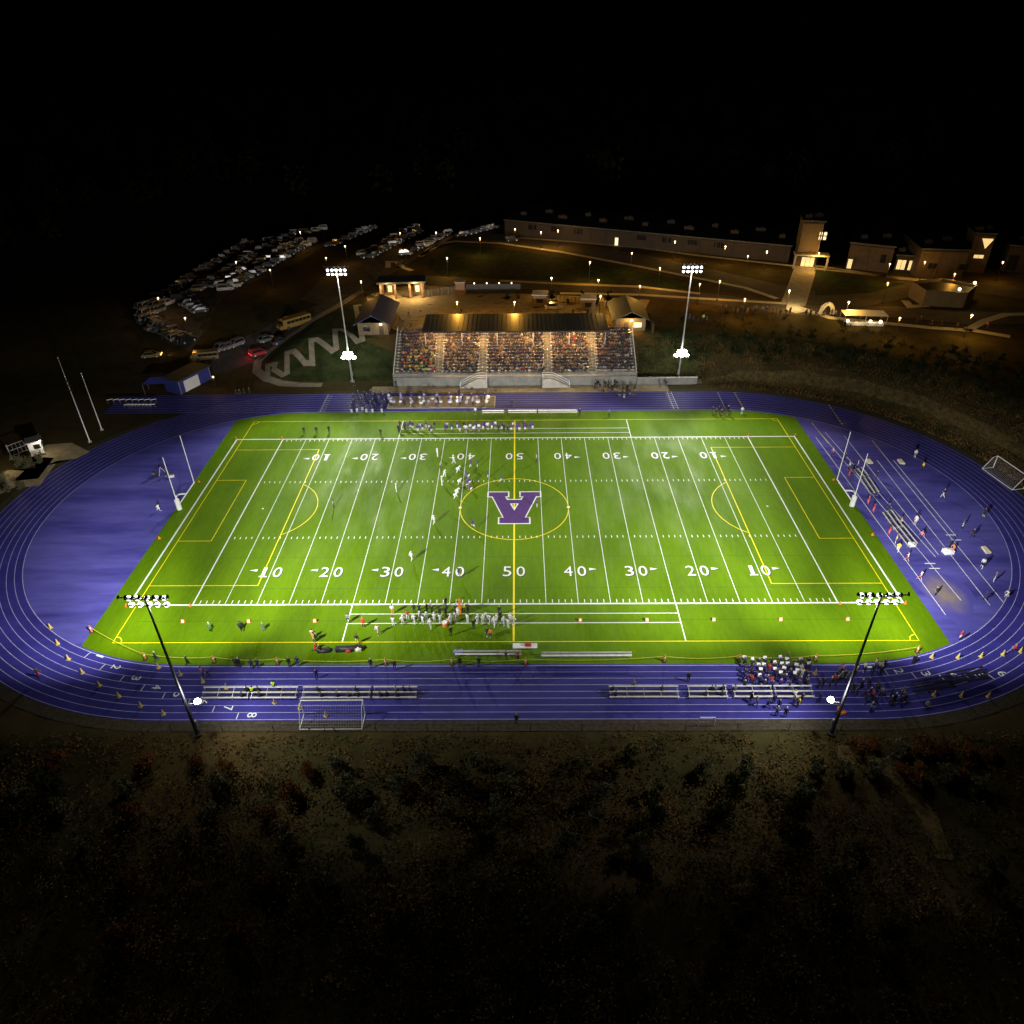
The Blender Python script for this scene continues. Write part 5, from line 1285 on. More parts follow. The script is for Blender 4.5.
# the seated crowd of the grandstand: far past three hundred, one object
def crowd():
    lo = figure_mesh('sit', POSES['sit'], 1.0, 0, fingers=False)
    V = np.array(lo.v); F = lo.f; mi = np.array(lo.m)
    tops = [(.015, .015, .02)] * 8 + [(.06, .04, .03), (.14, .085, .045), (.2, .14, .08), (.28, .2, .12), (.22, .1, .04), (.03, .03, .05), (.02, .03, .1), (.14, .02, .02), (.11, .07, .04), (.08, .05, .03), (.07, .03, .02), (.04, .045, .03), (.3, .26, .2), (.03, .015, .06)]
    secs = []
    for k in range(0, len(edges), 2): secs.append((edges[k], edges[k + 1]))
    vs, fs, cols, n = [], [], [], 0
    rr = random.Random(11)
    for r in range(NR):
        y0, zt = Y0 + r * DY, Z0 + r * DZ
        for si, (a, b) in enumerate(secs):
            x = a + .25
            while x < b - .2:
                x += rr.uniform(.44, .66)
                fill = .93
                if r == 0 and si == 4: fill = .3
                if r < 2 and si == 2: fill = .7
                if r > 11: fill = .8
                if x > b - .2 or rr.random() > fill: continue
                ang = PI + rr.uniform(-.5, .5); k, q = math.cos(ang), math.sin(ang); s = rr.uniform(.9, 1.06)
                stand = rr.random() < .07
                P = V * s
                P = np.c_[P[:, 0] * k - P[:, 1] * q + x, P[:, 0] * q + P[:, 1] * k + y0 + .52, P[:, 2] + zt + .45 + (.22 if stand else 0)]
                vs.append(P); fs += [tuple(i + n for i in f) for f in F]; n += len(P)
                top = rr.choice(tops)
                if si == 0 and r < 7 and rr.random() < .45 and x > a + 1.5: top = rr.choice([(.5, .34, .04), (.5, .28, .05), (.4, .1, .04), (.4, .3, .1), (.2, .3, .05), (.4, .03, .03)])
                bot = rr.choice([(.02, .02, .025), (.03, .035, .07), (.08, .07, .06)])
                sk = rr.choice([(.3, .18, .12), (.24, .14, .09), (.12, .065, .04)])
                hr = rr.choice([(.02, .014, .01), (.07, .04, .02), (.2, .13, .06), (.3, .28, .25), top])
                pal = np.array([sk, top, bot, hr, (.03, .03, .03), bot])
                cols.append(pal[mi])
    # of the people on foot the 300 that stand nearest are objects; the farthest ones join the one crowd
    for o in sorted(PPL, key=lambda q: (q.location - CAM).length)[300:]:
        me = o.data
        mw = Matrix.Translation(o.location) @ o.rotation_euler.to_matrix().to_4x4() @ Matrix.Diagonal((*o.scale, 1))
        P = np.array([tuple(mw @ v.co) for v in me.vertices])
        vs.append(P); fs += [tuple(i + n for i in p.vertices) for p in me.polygons]; n += len(P)
        pal = np.array([tuple(k.node_tree.nodes['Principled BSDF'].inputs['Base Color'].default_value)[:3] for k in me.materials])
        cols.append(pal[np.array([p.material_index for p in me.polygons])])
        LABELS.pop(o['label'], None)
        bpy.data.objects.remove(o)
    me = bpy.data.meshes.new('crowd')
    me.from_pydata(np.concatenate(vs).tolist(), [], fs)
    cc = np.concatenate(cols)
    at_ = me.attributes.new('cloth', 'FLOAT_COLOR', 'FACE')
    at_.data.foreach_set('color', np.c_[cc, np.ones(len(cc))].astype(np.float32).ravel())
    m = mat('crowd_clothing', (.1, .1, .1), .8)
    nd = m.node_tree.nodes.new('ShaderNodeAttribute'); nd.attribute_name = 'cloth'
    m.node_tree.links.new(nd.outputs['Color'], m.node_tree.nodes['Principled BSDF'].inputs['Base Color'])
    me.materials.append(m)
    o = bpy.data.objects.new('crowd', me); C.objects.link(o)
    tag(o, 'packed crowd of spectators in mixed clothes filling the grandstand and standing about behind it', 'crowd', kind='stuff')
crowd()
# ---------------------------------------------------------------- props
# goalposts
for s, nm in ((-1, 'left'), (1, 'right')):
    t = thing('goalpost', f'white football goalpost with two tall uprights and padded base at the {nm} end', 'goalpost', (s * 56.9, 0, ZT))
    m = MB(); m.tube((0, 0, 0), (0, 0, 1.9), .42, n=14); m.ball((0, 0, 1.9), (.42, .42, .15), 0, 14, 5); m.obj('base_pad', M['white_cloth'], t)
    m = MB(); xc = -s * 1.95
    m.path([(0, 0, 1.8), (0, 0, 2.2), (-s * .15, 0, 2.6), (-s * .5, 0, 2.9), (-s * 1.1, 0, 3.05), (xc, 0, 3.05)], .14, 10); m.obj('gooseneck', M['white_metal'], t)
    m = MB(); m.tube((xc, -3.6, 3.05), (xc, 3.6, 3.05), .1, n=10); m.obj('crossbar', M['white_metal'], t)
    for q in (-3.55, 3.55):
        m = MB(); m.tube((xc, q, 3.0), (xc, q, 12.2), .075, .05, 8); m.obj('upright', M['white_metal'], t)
# sideline distance markers
k = 0
for i, u in ((-50, 0), (-30, 0), (10, 0), (20, 0), (30, 0), (40, 0), (50, 0), (-40, 0), (-10, 0)):
    x = i * YD
    nmx = {-50: 'left goal line', -40: 'left 10 yard line', -30: 'left 20 yard line', -10: 'left 40 yard line', 10: 'right 40 yard line', 20: 'right 30 yard line', 30: 'right 20 yard line', 40: 'right 10 yard line', 50: 'right goal line'}[i]
    t = thing('sideline_marker', f'small orange and white wedge marker below the {nmx}', 'marker', (x, -27.9, ZT), 0, 'sideline distance markers')
    m = MB(); m.add([(-.35, -.3, 0), (.35, -.3, 0), (.35, .3, 0), (-.35, .3, 0), (-.3, 0, .75), (.3, 0, .75)], [(0, 1, 5, 4), (2, 3, 4, 5), (1, 2, 5), (3, 0, 4), (3, 2, 1, 0)]); m.obj('body', M['orange'], t)
    m = MB(); m.add([(-.24, -.262, .14), (.24, -.262, .14), (.2, -.085, .58), (-.2, -.085, .58), (-.24, -.22, .14), (.24, -.22, .14), (.2, -.04, .58), (-.2, -.04, .58)], [(0, 1, 2, 3), (7, 6, 5, 4), (0, 4, 5, 1), (2, 6, 7, 3), (1, 5, 6, 2), (3, 7, 4, 0)]); m.obj('number_panel', M['white_cloth'], t); t.scale = (.68, .68, .68)
pyl = MB(); pyl.box((0, 0, .23), (.14, .14, .46)); pyl.box((0, 0, .02), (.3, .3, .04))
pm = pyl.mesh('pylon', M['orange'])
for sx in (-1, 1):
    for sy in (-1, 1):
        for xx, w_d in ((54.86, 'back corner'), (45.72, 'goal line corner')):
            inst('pylon', pm, f'small orange pylon at the {"near" if sy < 0 else "far"} {"left" if sx < 0 else "right"} {w_d} of the end zone', 'pylon', (sx * (xx + .2), sy * (HW + .25), ZT), 0, 'orange end zone pylons')
for u, v, lb in ((833.5, 480, 'upper'), (872.4, 535, 'lower'), (199, 482, 'far'), (159.5, 538.5, 'near')):
    p = at(u, v)
    m = MB(); m.tube((0, 0, 0), (0, 0, .45), .16, .04, 10); m.box((0, 0, .03), (.4, .4, .06)); o = inst('traffic_cone', m.mesh('traffic_cone', M['orange']), f'orange cone on the turf edge, {lb} one on the {"right" if u > 500 else "left"} side', 'cone', p, 0, 'orange cones on the turf edge')
# rope with orange posts along the near track edge
RP = [(92, 632), (145.5, 659), (214.5, 662), (278, 664), (386, 664.5), (452, 664.3), (525.5, 664.3), (664, 661.5), (739, 661), (815, 660.5), (917, 652)]
RW = [at(u, v) for u, v in RP]
for i, p in enumerate(RW):
    t = thing('rope_post', f'orange and white rope post on the near turf edge, {ORD[i]} from the left', 'post', (p.x, p.y, ZT), 0, 'orange rope posts along the near turf edge')
    m = MB(); m.tube((0, 0, .06), (0, 0, 1.15), .13, .09, 8); m.obj('post', M['orange'], t)
    m = MB(); m.tube((0, 0, .62), (0, 0, .85), .135, .125, 8); m.obj('reflective_band', M['white_cloth'], t)
    m = MB(); m.tube((0, 0, 0), (0, 0, .07), .32, n=8); m.obj('foot', M['tyre'], t)
m = MB()
for a, b in zip(RW, RW[1:]):
    n = 14
    pts = [a.lerp(b, i / n) + Vector((0, 0, .95 - .42 * (1 - (2 * i / n - 1) ** 2))) for i in range(n + 1)]
    m.path(pts, .028, 5)
tag(m.obj('barrier_rope', M['rope']), 'long yellow rope sagging between the orange posts', 'rope')
# lane cones
LC = [(50.7, 628), (58, 644), (68.7, 659.5), (82.5, 673), (99.5, 686), (119, 697), (141, 706.5), (163.7, 714.5), (158.7, 668), (180.7, 675), (203, 682), (226.7, 688.5), (274.7, 703), (326, 716), (300, 708.5),
      (931.6, 657.5), (957.8, 658), (980.7, 657), (1002.6, 655), (1020, 652), (903.6, 691.5), (933.7, 695.5), (961, 696.5), (988, 697), (815, 674)]
t0 = None
for i, (u, v) in enumerate(LC):
    p = at(u, v); p.z = .003
    lb = f'yellow lane cone, {ORD[i] if i < 15 else ORD[i - 15]} along the {"left" if i < 15 else "right"} bend of the near track'
    if t0 is None:
        t0 = thing('lane_cone', lb, 'cone', p, 0, 'yellow lane cones on the track')
        m = MB(); m.tube((0, 0, .05), (0, 0, .9), .19, .04, 10); m.obj('cone', M['yellow_plastic'], t0)
        m = MB(); m.box((0, 0, .03), (.46, .46, .06)); m.obj('foot', M['yellow_plastic'], t0)
        o = t0
    else:
        o = copy_tree(t0); o.location = p; tag(o, lb, 'cone', 'yellow lane cones on the track')
    o.rotation_euler.z = R.uniform(0, 1.5)
# low bleachers
def bleacher(name, label, x0, x1, y, group, mt=M['alu'], rz=0, org=None):
    L = x1 - x0
    t = thing(name, label, 'bleacher', org if org else ((x0 + x1) / 2, y, .003), rz, group)
    for k in range(3):
        yy, zz = -.66 + k * .62, .42 + .24 * k
        m = MB(); m.box((0, yy, zz), (L, .2, .045)); m.obj('seat_plank', mt, t)
        if k:
            m = MB(); m.box((0, yy - .3, zz - .32), (L, .16, .04)); m.obj('foot_plank', M['grey_wall'] if mt is not M['black_metal'] else mt, t)
    n = max(2, int(L / 1.8))
    for i in range(n + 1):
        m = MB()
        x = -L / 2 + .15 + (L - .3) * i / n
        for k in range(3): m.tube((x, -.66 + k * .62, 0), (x, -.66 + k * .62, .4 + .24 * k), .03, n=5)
        m.tube((x, -.8, .05), (x, .75, .05), .03, n=5); m.tube((x, -.66, .4), (x, .58, .88), .025, n=5)
        m.obj('frame', M['steel'] if mt is not M['black_metal'] else mt, t)
    return t
for i, (a, b) in enumerate(((-38.2, -32.4), (-32.2, -26.5), (-25.9, -17.5), (-17.2, -11.8), (11.7, 20.2), (21.3, 26.1), (26.8, 31.6), (31.8, 36.5))):
    bleacher('low_bleacher', f'low silver bleacher on the near lanes, {ORD[i if i < 4 else i - 4]} in the {"left" if i < 4 else "right"} hand row', a, b, -41.1, 'silver low bleachers on the near lanes')
a, b = at(912, 691), at(951, 684); bleacher('low_bleacher', 'dark unlit bleacher on the right bend, the left of a pair', 0, (b - a).length, 0, 'dark bleachers on the right bend', M['black_metal'], math.atan2(b.y - a.y, b.x - a.x), ((a + b) / 2))
a, b = at(947, 682), at(984, 675); bleacher('low_bleacher', 'dark unlit bleacher on the right bend, the right of a pair', 0, (b - a).length, 0, 'dark bleachers on the right bend', M['black_metal'], math.atan2(b.y - a.y, b.x - a.x), ((a + b) / 2))
for i, ((u0, v0), (u1, v1)) in enumerate((((857, 471.5), (864, 480)), ((864, 481), (874, 496)), ((886, 514), (898, 531)), ((897, 529), (912, 548)))):
    a, b = at(u0, v0), at(u1, v1)
    bleacher('low_bleacher', f'white three plank bench bleacher on the right infield, {ORD[i]} from the far end', 0, (b - a).length, 0, 'white bench bleachers on the right infield', M['alu'], math.atan2(b.y - a.y, b.x - a.x), (a + b) / 2)
# long benches
def bench(label, x0, x1, y, z=ZT):
    t = thing('team_bench', label, 'bench', ((x0 + x1) / 2, y, z), 0, None)
    L = x1 - x0
    m = MB(); m.box((0, 0, .46), (L, .3, .05)); m.obj('seat', M['alu'], t)
    m = MB(); m.box((0, .2, .8), (L, .04, .26)); m.obj('backrest', M['alu'], t)
    n = int(L / 2.2)
    for i in range(n + 1):
        x = -L / 2 + .2 + (L - .4) * i / n
        m = MB(); m.path([(x, -.15, 0), (x, -.15, .44)], .03, 5); m.path([(x, .18, 0), (x, .18, .9)], .03, 5); m.obj('leg', M['steel'], t)
    return t
bench('long silver team bench on the near turf edge left of the white table', -7.6, 1.0, -34.6)
bench('long silver team bench on the near turf edge right of midfield', 3.6, 15.3, -34.9)
bench('white team bench on the far turf edge, left one of three', -6.8, -2.2, 34.6)
bench('white team bench on the far turf edge, middle one of three', -1.4, 4.6, 34.6)
bench('white team bench on the far turf edge, right one of three', 4.9, 13.0, 34.6)
t = thing('folding_table', 'white folding table with a red bag on top beside the near bench', 'table', (1.5, -33.4, ZT))
m = MB(); m.box((0, 0, .74), (3.2, .9, .05)); m.obj('table_top', M['white_cloth'], t)
for sx in (-1.4, 1.4):
    for sy in (-.35, .35):
        m = MB(); m.tube((sx, sy, 0), (sx, sy, .72), .03, n=6); m.obj('leg', M['steel'], t)
def bag(label, p, d, mt, rz=0):
    t = thing('equipment_bag', label, 'bag', p, rz)
    m = MB(); m.ball((0, 0, d[2] / 2), (d[0] / 2, d[1] / 2, d[2] / 2), 0, 12, 6); m.box((0, 0, d[2] * .42), (d[0] * .8, d[1] * .7, d[2] * .8)); m.obj('body', mt, t, smooth=False)
    m = MB(); m.path([(-d[0] * .2, 0, d[2] * .85), (-d[0] * .1, 0, d[2] * 1.2), (d[0] * .1, 0, d[2] * 1.2), (d[0] * .2, 0, d[2] * .85)], .025, 5); m.obj('handle', M['black_metal'], t)
bag('red bag lying on the white folding table', (1.9, -33.4, ZT + .77), (1.0, .6, .4), M['red'])
bag('blue bag standing at the left end of the near bench', (-7.2, -34.0, ZT), (1.4, .8, .6), mat('blue_bag', (.2, .22, .55), .7))
for u, v, d, mt, lb in ((349, 650, (4.2, 1.0, .7), M['black_metal'], 'long black equipment bag below the yellow touchline'), (358.5, 650.5, (1.0, .8, .6), M['cream_mat'], 'small cream bag beside the long black bag'), (324, 651.5, (2.0, .9, .5), M['black_metal'], 'black bag beside the kneeling people in red'), (348.5, 651.5, (.8, .7, .5), M['red'], 'red bag leaning on the long black bag'),
                        (947.5, 553, (1.8, 1.4, .8), M['white_cloth'], 'large white bag on the right infield'), (911.5, 546, (1.2, 1.0, .7), M['white_cloth'], 'white sack at the end of the last white bench'), (842, 714, (.9, .6, .5), M['orange'], 'orange bag at the foot of the right floodlight pole')):
    p = at(u, v); p.z = max(p.z, .004); bag(lb, p, d, mt, .1)
# orange down marker and helmet
p = at(460, 614)
t = thing('down_marker', 'tall orange padded down marker pole on the near sideline', 'marker', p)
m = MB(); m.box((0, 0, 1.0), (.32, .32, 2.0)); m.obj('pad', M['orange'], t)
m = MB(); m.tube((0, 0, 2.0), (0, 0, 2.5), .04, n=6); m.box((0, 0, 2.6), (.4, .06, .4)); m.obj('target', M['orange'], t)
p = at(445, 626)
t = thing('water_cooler', 'round orange water cooler with white lid below the near sideline team', 'cooler', p)
m = MB(); m.tube((0, 0, 0), (0, 0, .62), .32, .34, 14); m.obj('barrel', M['orange'], t)
m = MB(); m.tube((0, 0, .62), (0, 0, .74), .36, n=14); m.obj('lid', M['white_cloth'], t)
# soccer goals
def goal(name, label, org, rz):
    t = thing('soccer_goal', label, 'soccer goal', org, rz)
    m = MB(); m.tube((-3.72, 0, 2.44), (3.72, 0, 2.44), .075, n=8); m.obj('crossbar', M['white_metal'], t)
    for s in (-3.66, 3.66):
        m = MB(); m.tube((s, 0, 0), (s, 0, 2.44), .075, n=8); m.obj('post', M['white_metal'], t)
        m = MB(); m.tube((s, 0, .06), (s, -2.25, .06), .05, n=6); m.path([(s, 0, 2.44), (s, -.8, 2.3), (s, -2.25, .06)], .045, 6); m.obj('side_stay', M['white_metal'], t)
    m = MB(); m.tube((-3.7, -2.25, .06), (3.7, -2.25, .06), .055, n=6); m.obj('ground_bar', M['white_metal'], t)
    m = MB()
    for i in range(25):
        x = -3.6 + 7.2 * i / 24; m.path([(x, 0, 2.42), (x, -.8, 2.28), (x, -2.25, .08)], .006, 3)
    for k in range(9):
        f = k / 8; y = -.8 - 1.45 * f; z_ = 2.28 - 2.2 * f; m.tube((-3.66, y, z_), (3.66, y, z_), .006, n=3)
    m.obj('net', M['net'], t)
goal('soccer_goal', 'white soccer goal frame with thin net on the gravel behind the near left bleachers', (-21.4, -44.0, .003), .005)
A, B = at(982.3, 468.8), at(1011.4, 489.6)
d = (B - A).normalized(); mid = A + d * 3.66
rz = math.atan2(d.y, d.x)
goal('soccer_goal', 'white soccer goal with net at the edge of the right bend of the track', (mid.x - 2.2 * math.sin(rz), mid.y + 2.2 * math.cos(rz), terr(mid.x, mid.y)), rz)
# mats
for i, (pix, lb) in enumerate((([(865, 460), (869.5, 460), (873, 464), (868, 464)], 'left of two above the runway'), ([(897, 460), (901, 460), (905, 464.5), (900, 464)], 'right of two above the runway'), ([(981, 547.5), (985, 547), (991, 553.5), (986, 554)], 'near the right bend'))):
    P_ = [at(*q) for q in pix]
    m = MB(); m.prism([(p.x, p.y) for p in P_], .004, .26)
    tag(m.obj('foam_mat', M['cream_mat']), f'cream foam throwing mat on the blue infield, {lb}', 'mat', 'cream mats on the right infield')
t = thing('band_mat', 'long tan carpet mat for the percussion on the far track', 'mat', (-15.7, 40.5, .006))
m = MB(); m.box((0, 0, .02), (22.7, 5.4, .03)); m.obj('carpet', M['tan_mat'], t)
m = MB()
for s in (-1, 1): m.box((s * 11.42, 0, .022), (.14, 5.68, .04)); m.box((0, s * 2.77, .022), (22.7, .14, .04))
m.obj('border', M['cream_mat'], t)
# drums on the mat
dr = None
for i in range(22):
    u = 393 + (i % 11) * 9.4 + R.uniform(-2, 2); v = 405.5 if i < 11 else 401.5
    p = at(u, v + R.uniform(-.6, .8)); p.z = .05
    big = i % 3 == 0
    lb = f'{"white" if i % 4 else "lilac"} drum on a stand, {ORD[i % 11]} from the left in the {"front" if i < 11 else "rear"} row'
    t = thing('drum', lb, 'drum', p, 0, 'drums on the tan mat')
    r = .48 if big else .34
    m = MB(); m.tube((0, 0, .7), (0, 0, 1.15), r, n=14); m.obj('shell', M['white_cloth'] if i % 4 else cl('lilac'), t)
    for h in (.72, 1.13):
        m = MB(); m.tube((0, 0, h), (0, 0, h + .05), r + .03, n=14); m.obj('rim', M['steel'], t)
    for k in range(3):
        a = k * 2.1; m = MB(); m.tube((.1 * math.cos(a), .1 * math.sin(a), .7), (.45 * math.cos(a), .45 * math.sin(a), 0), .02, n=4); m.obj('leg', M['steel'], t)
# music folders held up by the marching band
fm = MB(); fm.box((0, 0, 0), (.46, .03, .34)); fm.box((0, .03, 0), (.04, .05, .3)); fme = fm.mesh('music_folder', M['white_cloth'])
for i, (u, v) in enumerate([BAND[k] for k in (0, 1, 3, 5, 6, 8, 12, 13, 15, 16, 17, 18, 20, 24, 26, 28, 30, 35, 38, 40)]):
    p = at(u, v)
    o = inst('music_folder', fme, f'white music folder held up in the marching band, {ORD[i]} counted from the back row', 'folder', (p.x + .05, p.y + .5, 1.42), R.uniform(-.4, .4), 'white music folders of the marching band')
    o.rotation_euler.x = -.75
# hurdles stored at the far left end of the track
hp = None
for i in range(16):
    u, v = (111 + (i % 8) * 6.2, 403.5 if i < 8 else 408.5)
    if i >= 8: u = 128 + (i - 8) * 3.6
    p = at(u, v); p.z = .004
    lb = f'white hurdle stored on the far left track extension, {ORD[i % 8]} in the {"upper" if i < 8 else "lower"} row'
    if hp is None:
        hp = thing('hurdle', lb, 'hurdle', p, .5, 'hurdles stored at the far left')
        m = MB(); m.box((0, 0, .95), (1.2, .06, .14)); m.obj('top_bar', M['white_metal'], hp)
        for s in (-.5, .5):
            m = MB(); m.path([(s, 0, .9), (s, 0, .05), (s, .65, .05)], .025, 5); m.obj('leg', M['steel'], hp)
    else:
        o = copy_tree(hp); o.location = p; tag(o, lb, 'hurdle', 'hurdles stored at the far left')
# camera gear on the left infield
p = at(162, 474)
t = thing('camera_tripod', 'silver camera tripod with a boxy camera on the left blue infield', 'tripod', (p.x, p.y, .004))
for k in range(3):
    a = k * 2.1 + .3; m = MB(); m.tube((0, 0, 1.5), (.8 * math.cos(a), .8 * math.sin(a), 0), .035, n=6); m.obj('leg', M['alu'], t)
m = MB(); m.box((0, 0, 1.7), (.35, .6, .35)); m.tube((0, .3, 1.7), (0, .5, 1.7), .1, n=8); m.obj('camera', M['black_metal'], t)
for (u, v, lb) in ((172, 477, 'white equipment case right of the camera tripod'), (155, 476, 'dark equipment case left of the camera tripod')):
    p = at(u, v); t = thing('equipment_case', lb, 'case', (p.x, p.y, .004), .4)
    m = MB(); m.box((0, 0, .25), (.8, .5, .5)); m.obj('body', M['white_cloth'] if 'white' in lb else M['black_metal'], t)
    m = MB(); m.box((0, 0, .53), (.82, .52, .06)); m.obj('lid', M['steel'], t)
# chain link fences
def chain_fence(label, pts, h, step=3.0, mt=M['black_metal'], wires=5):
    t = thing('chain_link_fence', label, 'fence', pts[0])
    o = Vector(pts[0]); P_ = [Vector(p) - o for p in pts]
    w_ = MB(); n = 0
    for a, b in zip(P_, P_[1:]):
        k = max(1, int((b - a).length / step))
        for i in range(k):
            q = a.lerp(b, i / k)
            if n < 90: m = MB(); m.tube(q, q + Vector((0, 0, h)), .04, n=5); m.obj('post', mt, t); n += 1
        for j in range(wires):
            dz = Vector((0, 0, h * (j + 1) / wires)); w_.tube(a + dz, b + dz, .025 if j == wires - 1 else .012, n=4)
    w_.obj('wire_mesh', mt, t)
chain_fence('dark chain link fence along the gravel below the near track', [(x, -46.55, 0.0) for x in np.linspace(-40, 44, 15)], 1.25, 3.2)
cf = [(690, 377), (740, 369), (800, 369), (860, 377), (920, 392), (980, 416), (1023, 440)]
chain_fence('pale thin chain link fence on the crest of the right bank', [at(u, v + 2) for u, v in cf], 1.2, 4.0, M['grey_wall'], 3)
# gravel strip stuff: scaffold gate on the near gravel
p = at(706, 726)
t = thing('fence_gate', 'small white metal frame gate on the near gravel below the right bleachers', 'gate', (p.x, p.y, 0.0))
m = MB(); m.path([(-.9, 0, 0), (-.9, 0, 1.5), (.9, 0, 1.5), (.9, 0, 0)], .05, 6); m.obj('frame', M['white_metal'], t)
m = MB(); m.tube((-.9, 0, .7), (.9, 0, .7), .035, n=5); m.tube((-.9, 0, .2), (.9, 0, 1.4), .025, n=5); m.obj('brace', M['white_metal'], t)
# ball glow vendor tent by the bank path
p = at(862, 323)
t = thing('food_tent', 'amber lit food tent with a flat canopy and tables at the top of the bank', 'tent', p, -.1)
m = MB(); m.add([(-5, -2, 2.4), (5, -2, 2.4), (5, 2, 2.4), (-5, 2, 2.4), (-4, 0, 3.2), (4, 0, 3.2)], [(0, 1, 5, 4), (1, 2, 5), (2, 3, 4, 5), (3, 0, 4), (0, 3, 2, 1)]); m.obj('canopy', M['cream_mat'], t)
for sx in (-4.8, 0, 4.8):
    for sy in (-1.8, 1.8):
        m = MB(); m.tube((sx, sy, 0), (sx, sy, 2.4), .05, n=6); m.obj('post', M['steel'], t)
m = MB(); m.box((0, -1.7, .75), (8.5, .8, .06)); m.box((0, -2.05, .4), (8.5, .04, .7)); m.obj('counter', M['white_cloth'], t)
for sx in (-4, 1.2, 3.5):
    m = MB(); m.box((sx, -1.7, 1.05), (.5, .4, .5)); m.obj('lantern', M['bulb'], t)
lamp('POINT', 'tent_light', (p.x - 2, p.y - 2.8, p.z + 1.9), 160, (1, .7, .3), .2, parent=t)
lamp('POINT', 'tent_light', (p.x + 2, p.y - 2.8, p.z + 1.9), 120, (1, .75, .4), .2, parent=t)
p = at(795, 309); lamp('POINT', 'pad_light', (p.x, p.y, p.z + 3), 900, (1, .72, .3), .2)
p = at(826, 315)
t = thing('bouncy_arch', 'small pale inflatable arch lit amber beside the food tent', 'arch', p)
m = MB(); m.path([(1.5 * math.cos(a), 0, 2.6 * math.sin(a) + .2) for a in np.linspace(0, PI, 13)], .5, 10); m.obj('tube', M['cream_mat'], t)
m = MB(); m.box((-1.5, 0, .15), (1.3, 1.3, .3)); m.box((1.5, 0, .15), (1.3, 1.3, .3)); m.obj('base', M['grey_wall'], t)
lamp('POINT', 'arch_light', (p.x, p.y - 2.6, p.z + 2), 150, (1, .62, .2), .2, parent=t)

# ---------------------------------------------------------------- vehicles
def car_mesh(kind, mt):
    b = MB()
    L, Wd = (4.5, 1.8) if kind != 'pickup' else (5.4, 1.95)
    H1, H2 = (.85, 1.45) if kind == 'sedan' else (.98, 1.75)
    hw = Wd / 2
    def loft(secs, m):
        vs = []
        for x, w0, z0, z1 in secs: vs += [(x, -w0, z0), (x, w0, z0), (x, w0 * .98, z1), (x, -w0 * .98, z1)]
        n = len(secs); fs = [(0, 1, 2, 3)[::-1], tuple(4 * (n - 1) + i for i in range(4))]
        for i in range(n - 1):
            for k in range(4): fs.append((4 * i + k, 4 * i + (k + 1) % 4, 4 * i + 4 + (k + 1) % 4, 4 * i + 4 + k))
        b.add(vs, fs, m)
    loft([(-L / 2, hw * .86, .35, H1 * .8), (-L / 2 + .2, hw * .97, .22, H1 * .97), (-.6, hw, .2, H1), (L / 2 - 1.1, hw, .2, H1 * .96), (L / 2 - .2, hw * .95, .22, H1 * .78), (L / 2, hw * .84, .32, H1 * .6)], 0)
    xa, xb, xc, xd = {'sedan': (-1.85, -1.15, .35, 1.15), 'suv': (-2.15, -1.85, .4, 1.15), 'pickup': (-.7, -.5, .75, 1.5)}[kind]
    z0 = H1 * .94
    vs = [(xa, -hw * .93, z0), (xa, hw * .93, z0), (xb, hw * .78, H2 - .06), (xb, -hw * .78, H2 - .06), (xc, hw * .78, H2 - .06), (xc, -hw * .78, H2 - .06), (xd, hw * .93, z0), (xd, -hw * .93, z0)]
    b.add(vs, [(0, 3, 2, 1), (3, 5, 4, 2), (5, 7, 6, 4), (0, 7, 5, 3), (1, 2, 4, 6)], 1)
    b.box(((xb + xc) / 2, 0, H2 - .03), (xc - xb + .1, hw * 1.6, .08), 0)
    for s in (-1, 1):
        for xx in (xb, xc): b.tube((xx, s * hw * .785, H2 - .05), (xa if xx == xb else xd, s * hw * .935, z0), .05, n=4, m=0)
        for xx in (-L * .3, L * .3): b.tube((xx, s * (hw - .2), .34), (xx, s * (hw + .02), .34), .34, n=12, m=2); b.tube((xx, s * (hw + .02), .34), (xx, s * (hw + .035), .34), .2, n=10, m=3)
        b.box((L / 2 - .06, s * hw * .6, H1 * .62), (.12, .34, .14), 3); b.box((-L / 2 + .03, s * hw * .62, H1 * .7), (.1, .32, .14), 4)
        b.box((xd - .15, s * (hw + .08), z0 + .05), (.14, .2, .13), 0)
    if kind == 'pickup': b.box((-1.75, 0, H1 - .02), (1.7, Wd * .8, .1), 2)
    return b.mesh('car', [mt, M['window_dark'], M['tyre'], M['alu'], M['red_lens']], False)
M['red_lens'] = mat('red_lens', (.3, .01, .01), .3)
CP = {n: mat('car_paint_' + n, c, .22, metal=.0, spec=.8) for n, c in dict(white=(.5, .48, .45), silver=(.2, .2, .2), grey=(.06, .06, .065), black=(.015, .015, .017), gold=(.22, .16, .07), blue=(.04, .07, .2), red=(.35, .03, .03)).items()}
CM = {}
def car(u, v, ang, colr, kind, label, group):
    k = (kind, colr)
    if k not in CM: CM[k] = car_mesh(kind, CP[colr])
    p = at(u, v); p.z += .06
    return inst('parked_car', CM[k], label, 'car', p, ang, group)
def car_row(a, b, n, ang, name, cols, jit=.6):
    for i in range(n):
        f = i / max(1, n - 1)
        if R.random() < .06: continue
        kd = R.choice(['sedan', 'suv', 'sedan', 'suv', 'pickup']); cc = R.choice(cols)
        car(a[0] + (b[0] - a[0]) * f + R.uniform(-jit, jit), a[1] + (b[1] - a[1]) * f + R.uniform(-jit, jit) * .4, ang + R.choice([0, PI]) + R.uniform(-.05, .05), cc, kd, f'{cc} {"pickup truck" if kd == "pickup" else kd if kd == "sedan" else "tall car"}, {ORD[i]} in the {name}', 'parked cars around the school')
BR = ['white', 'silver', 'silver', 'gold', 'grey', 'black']
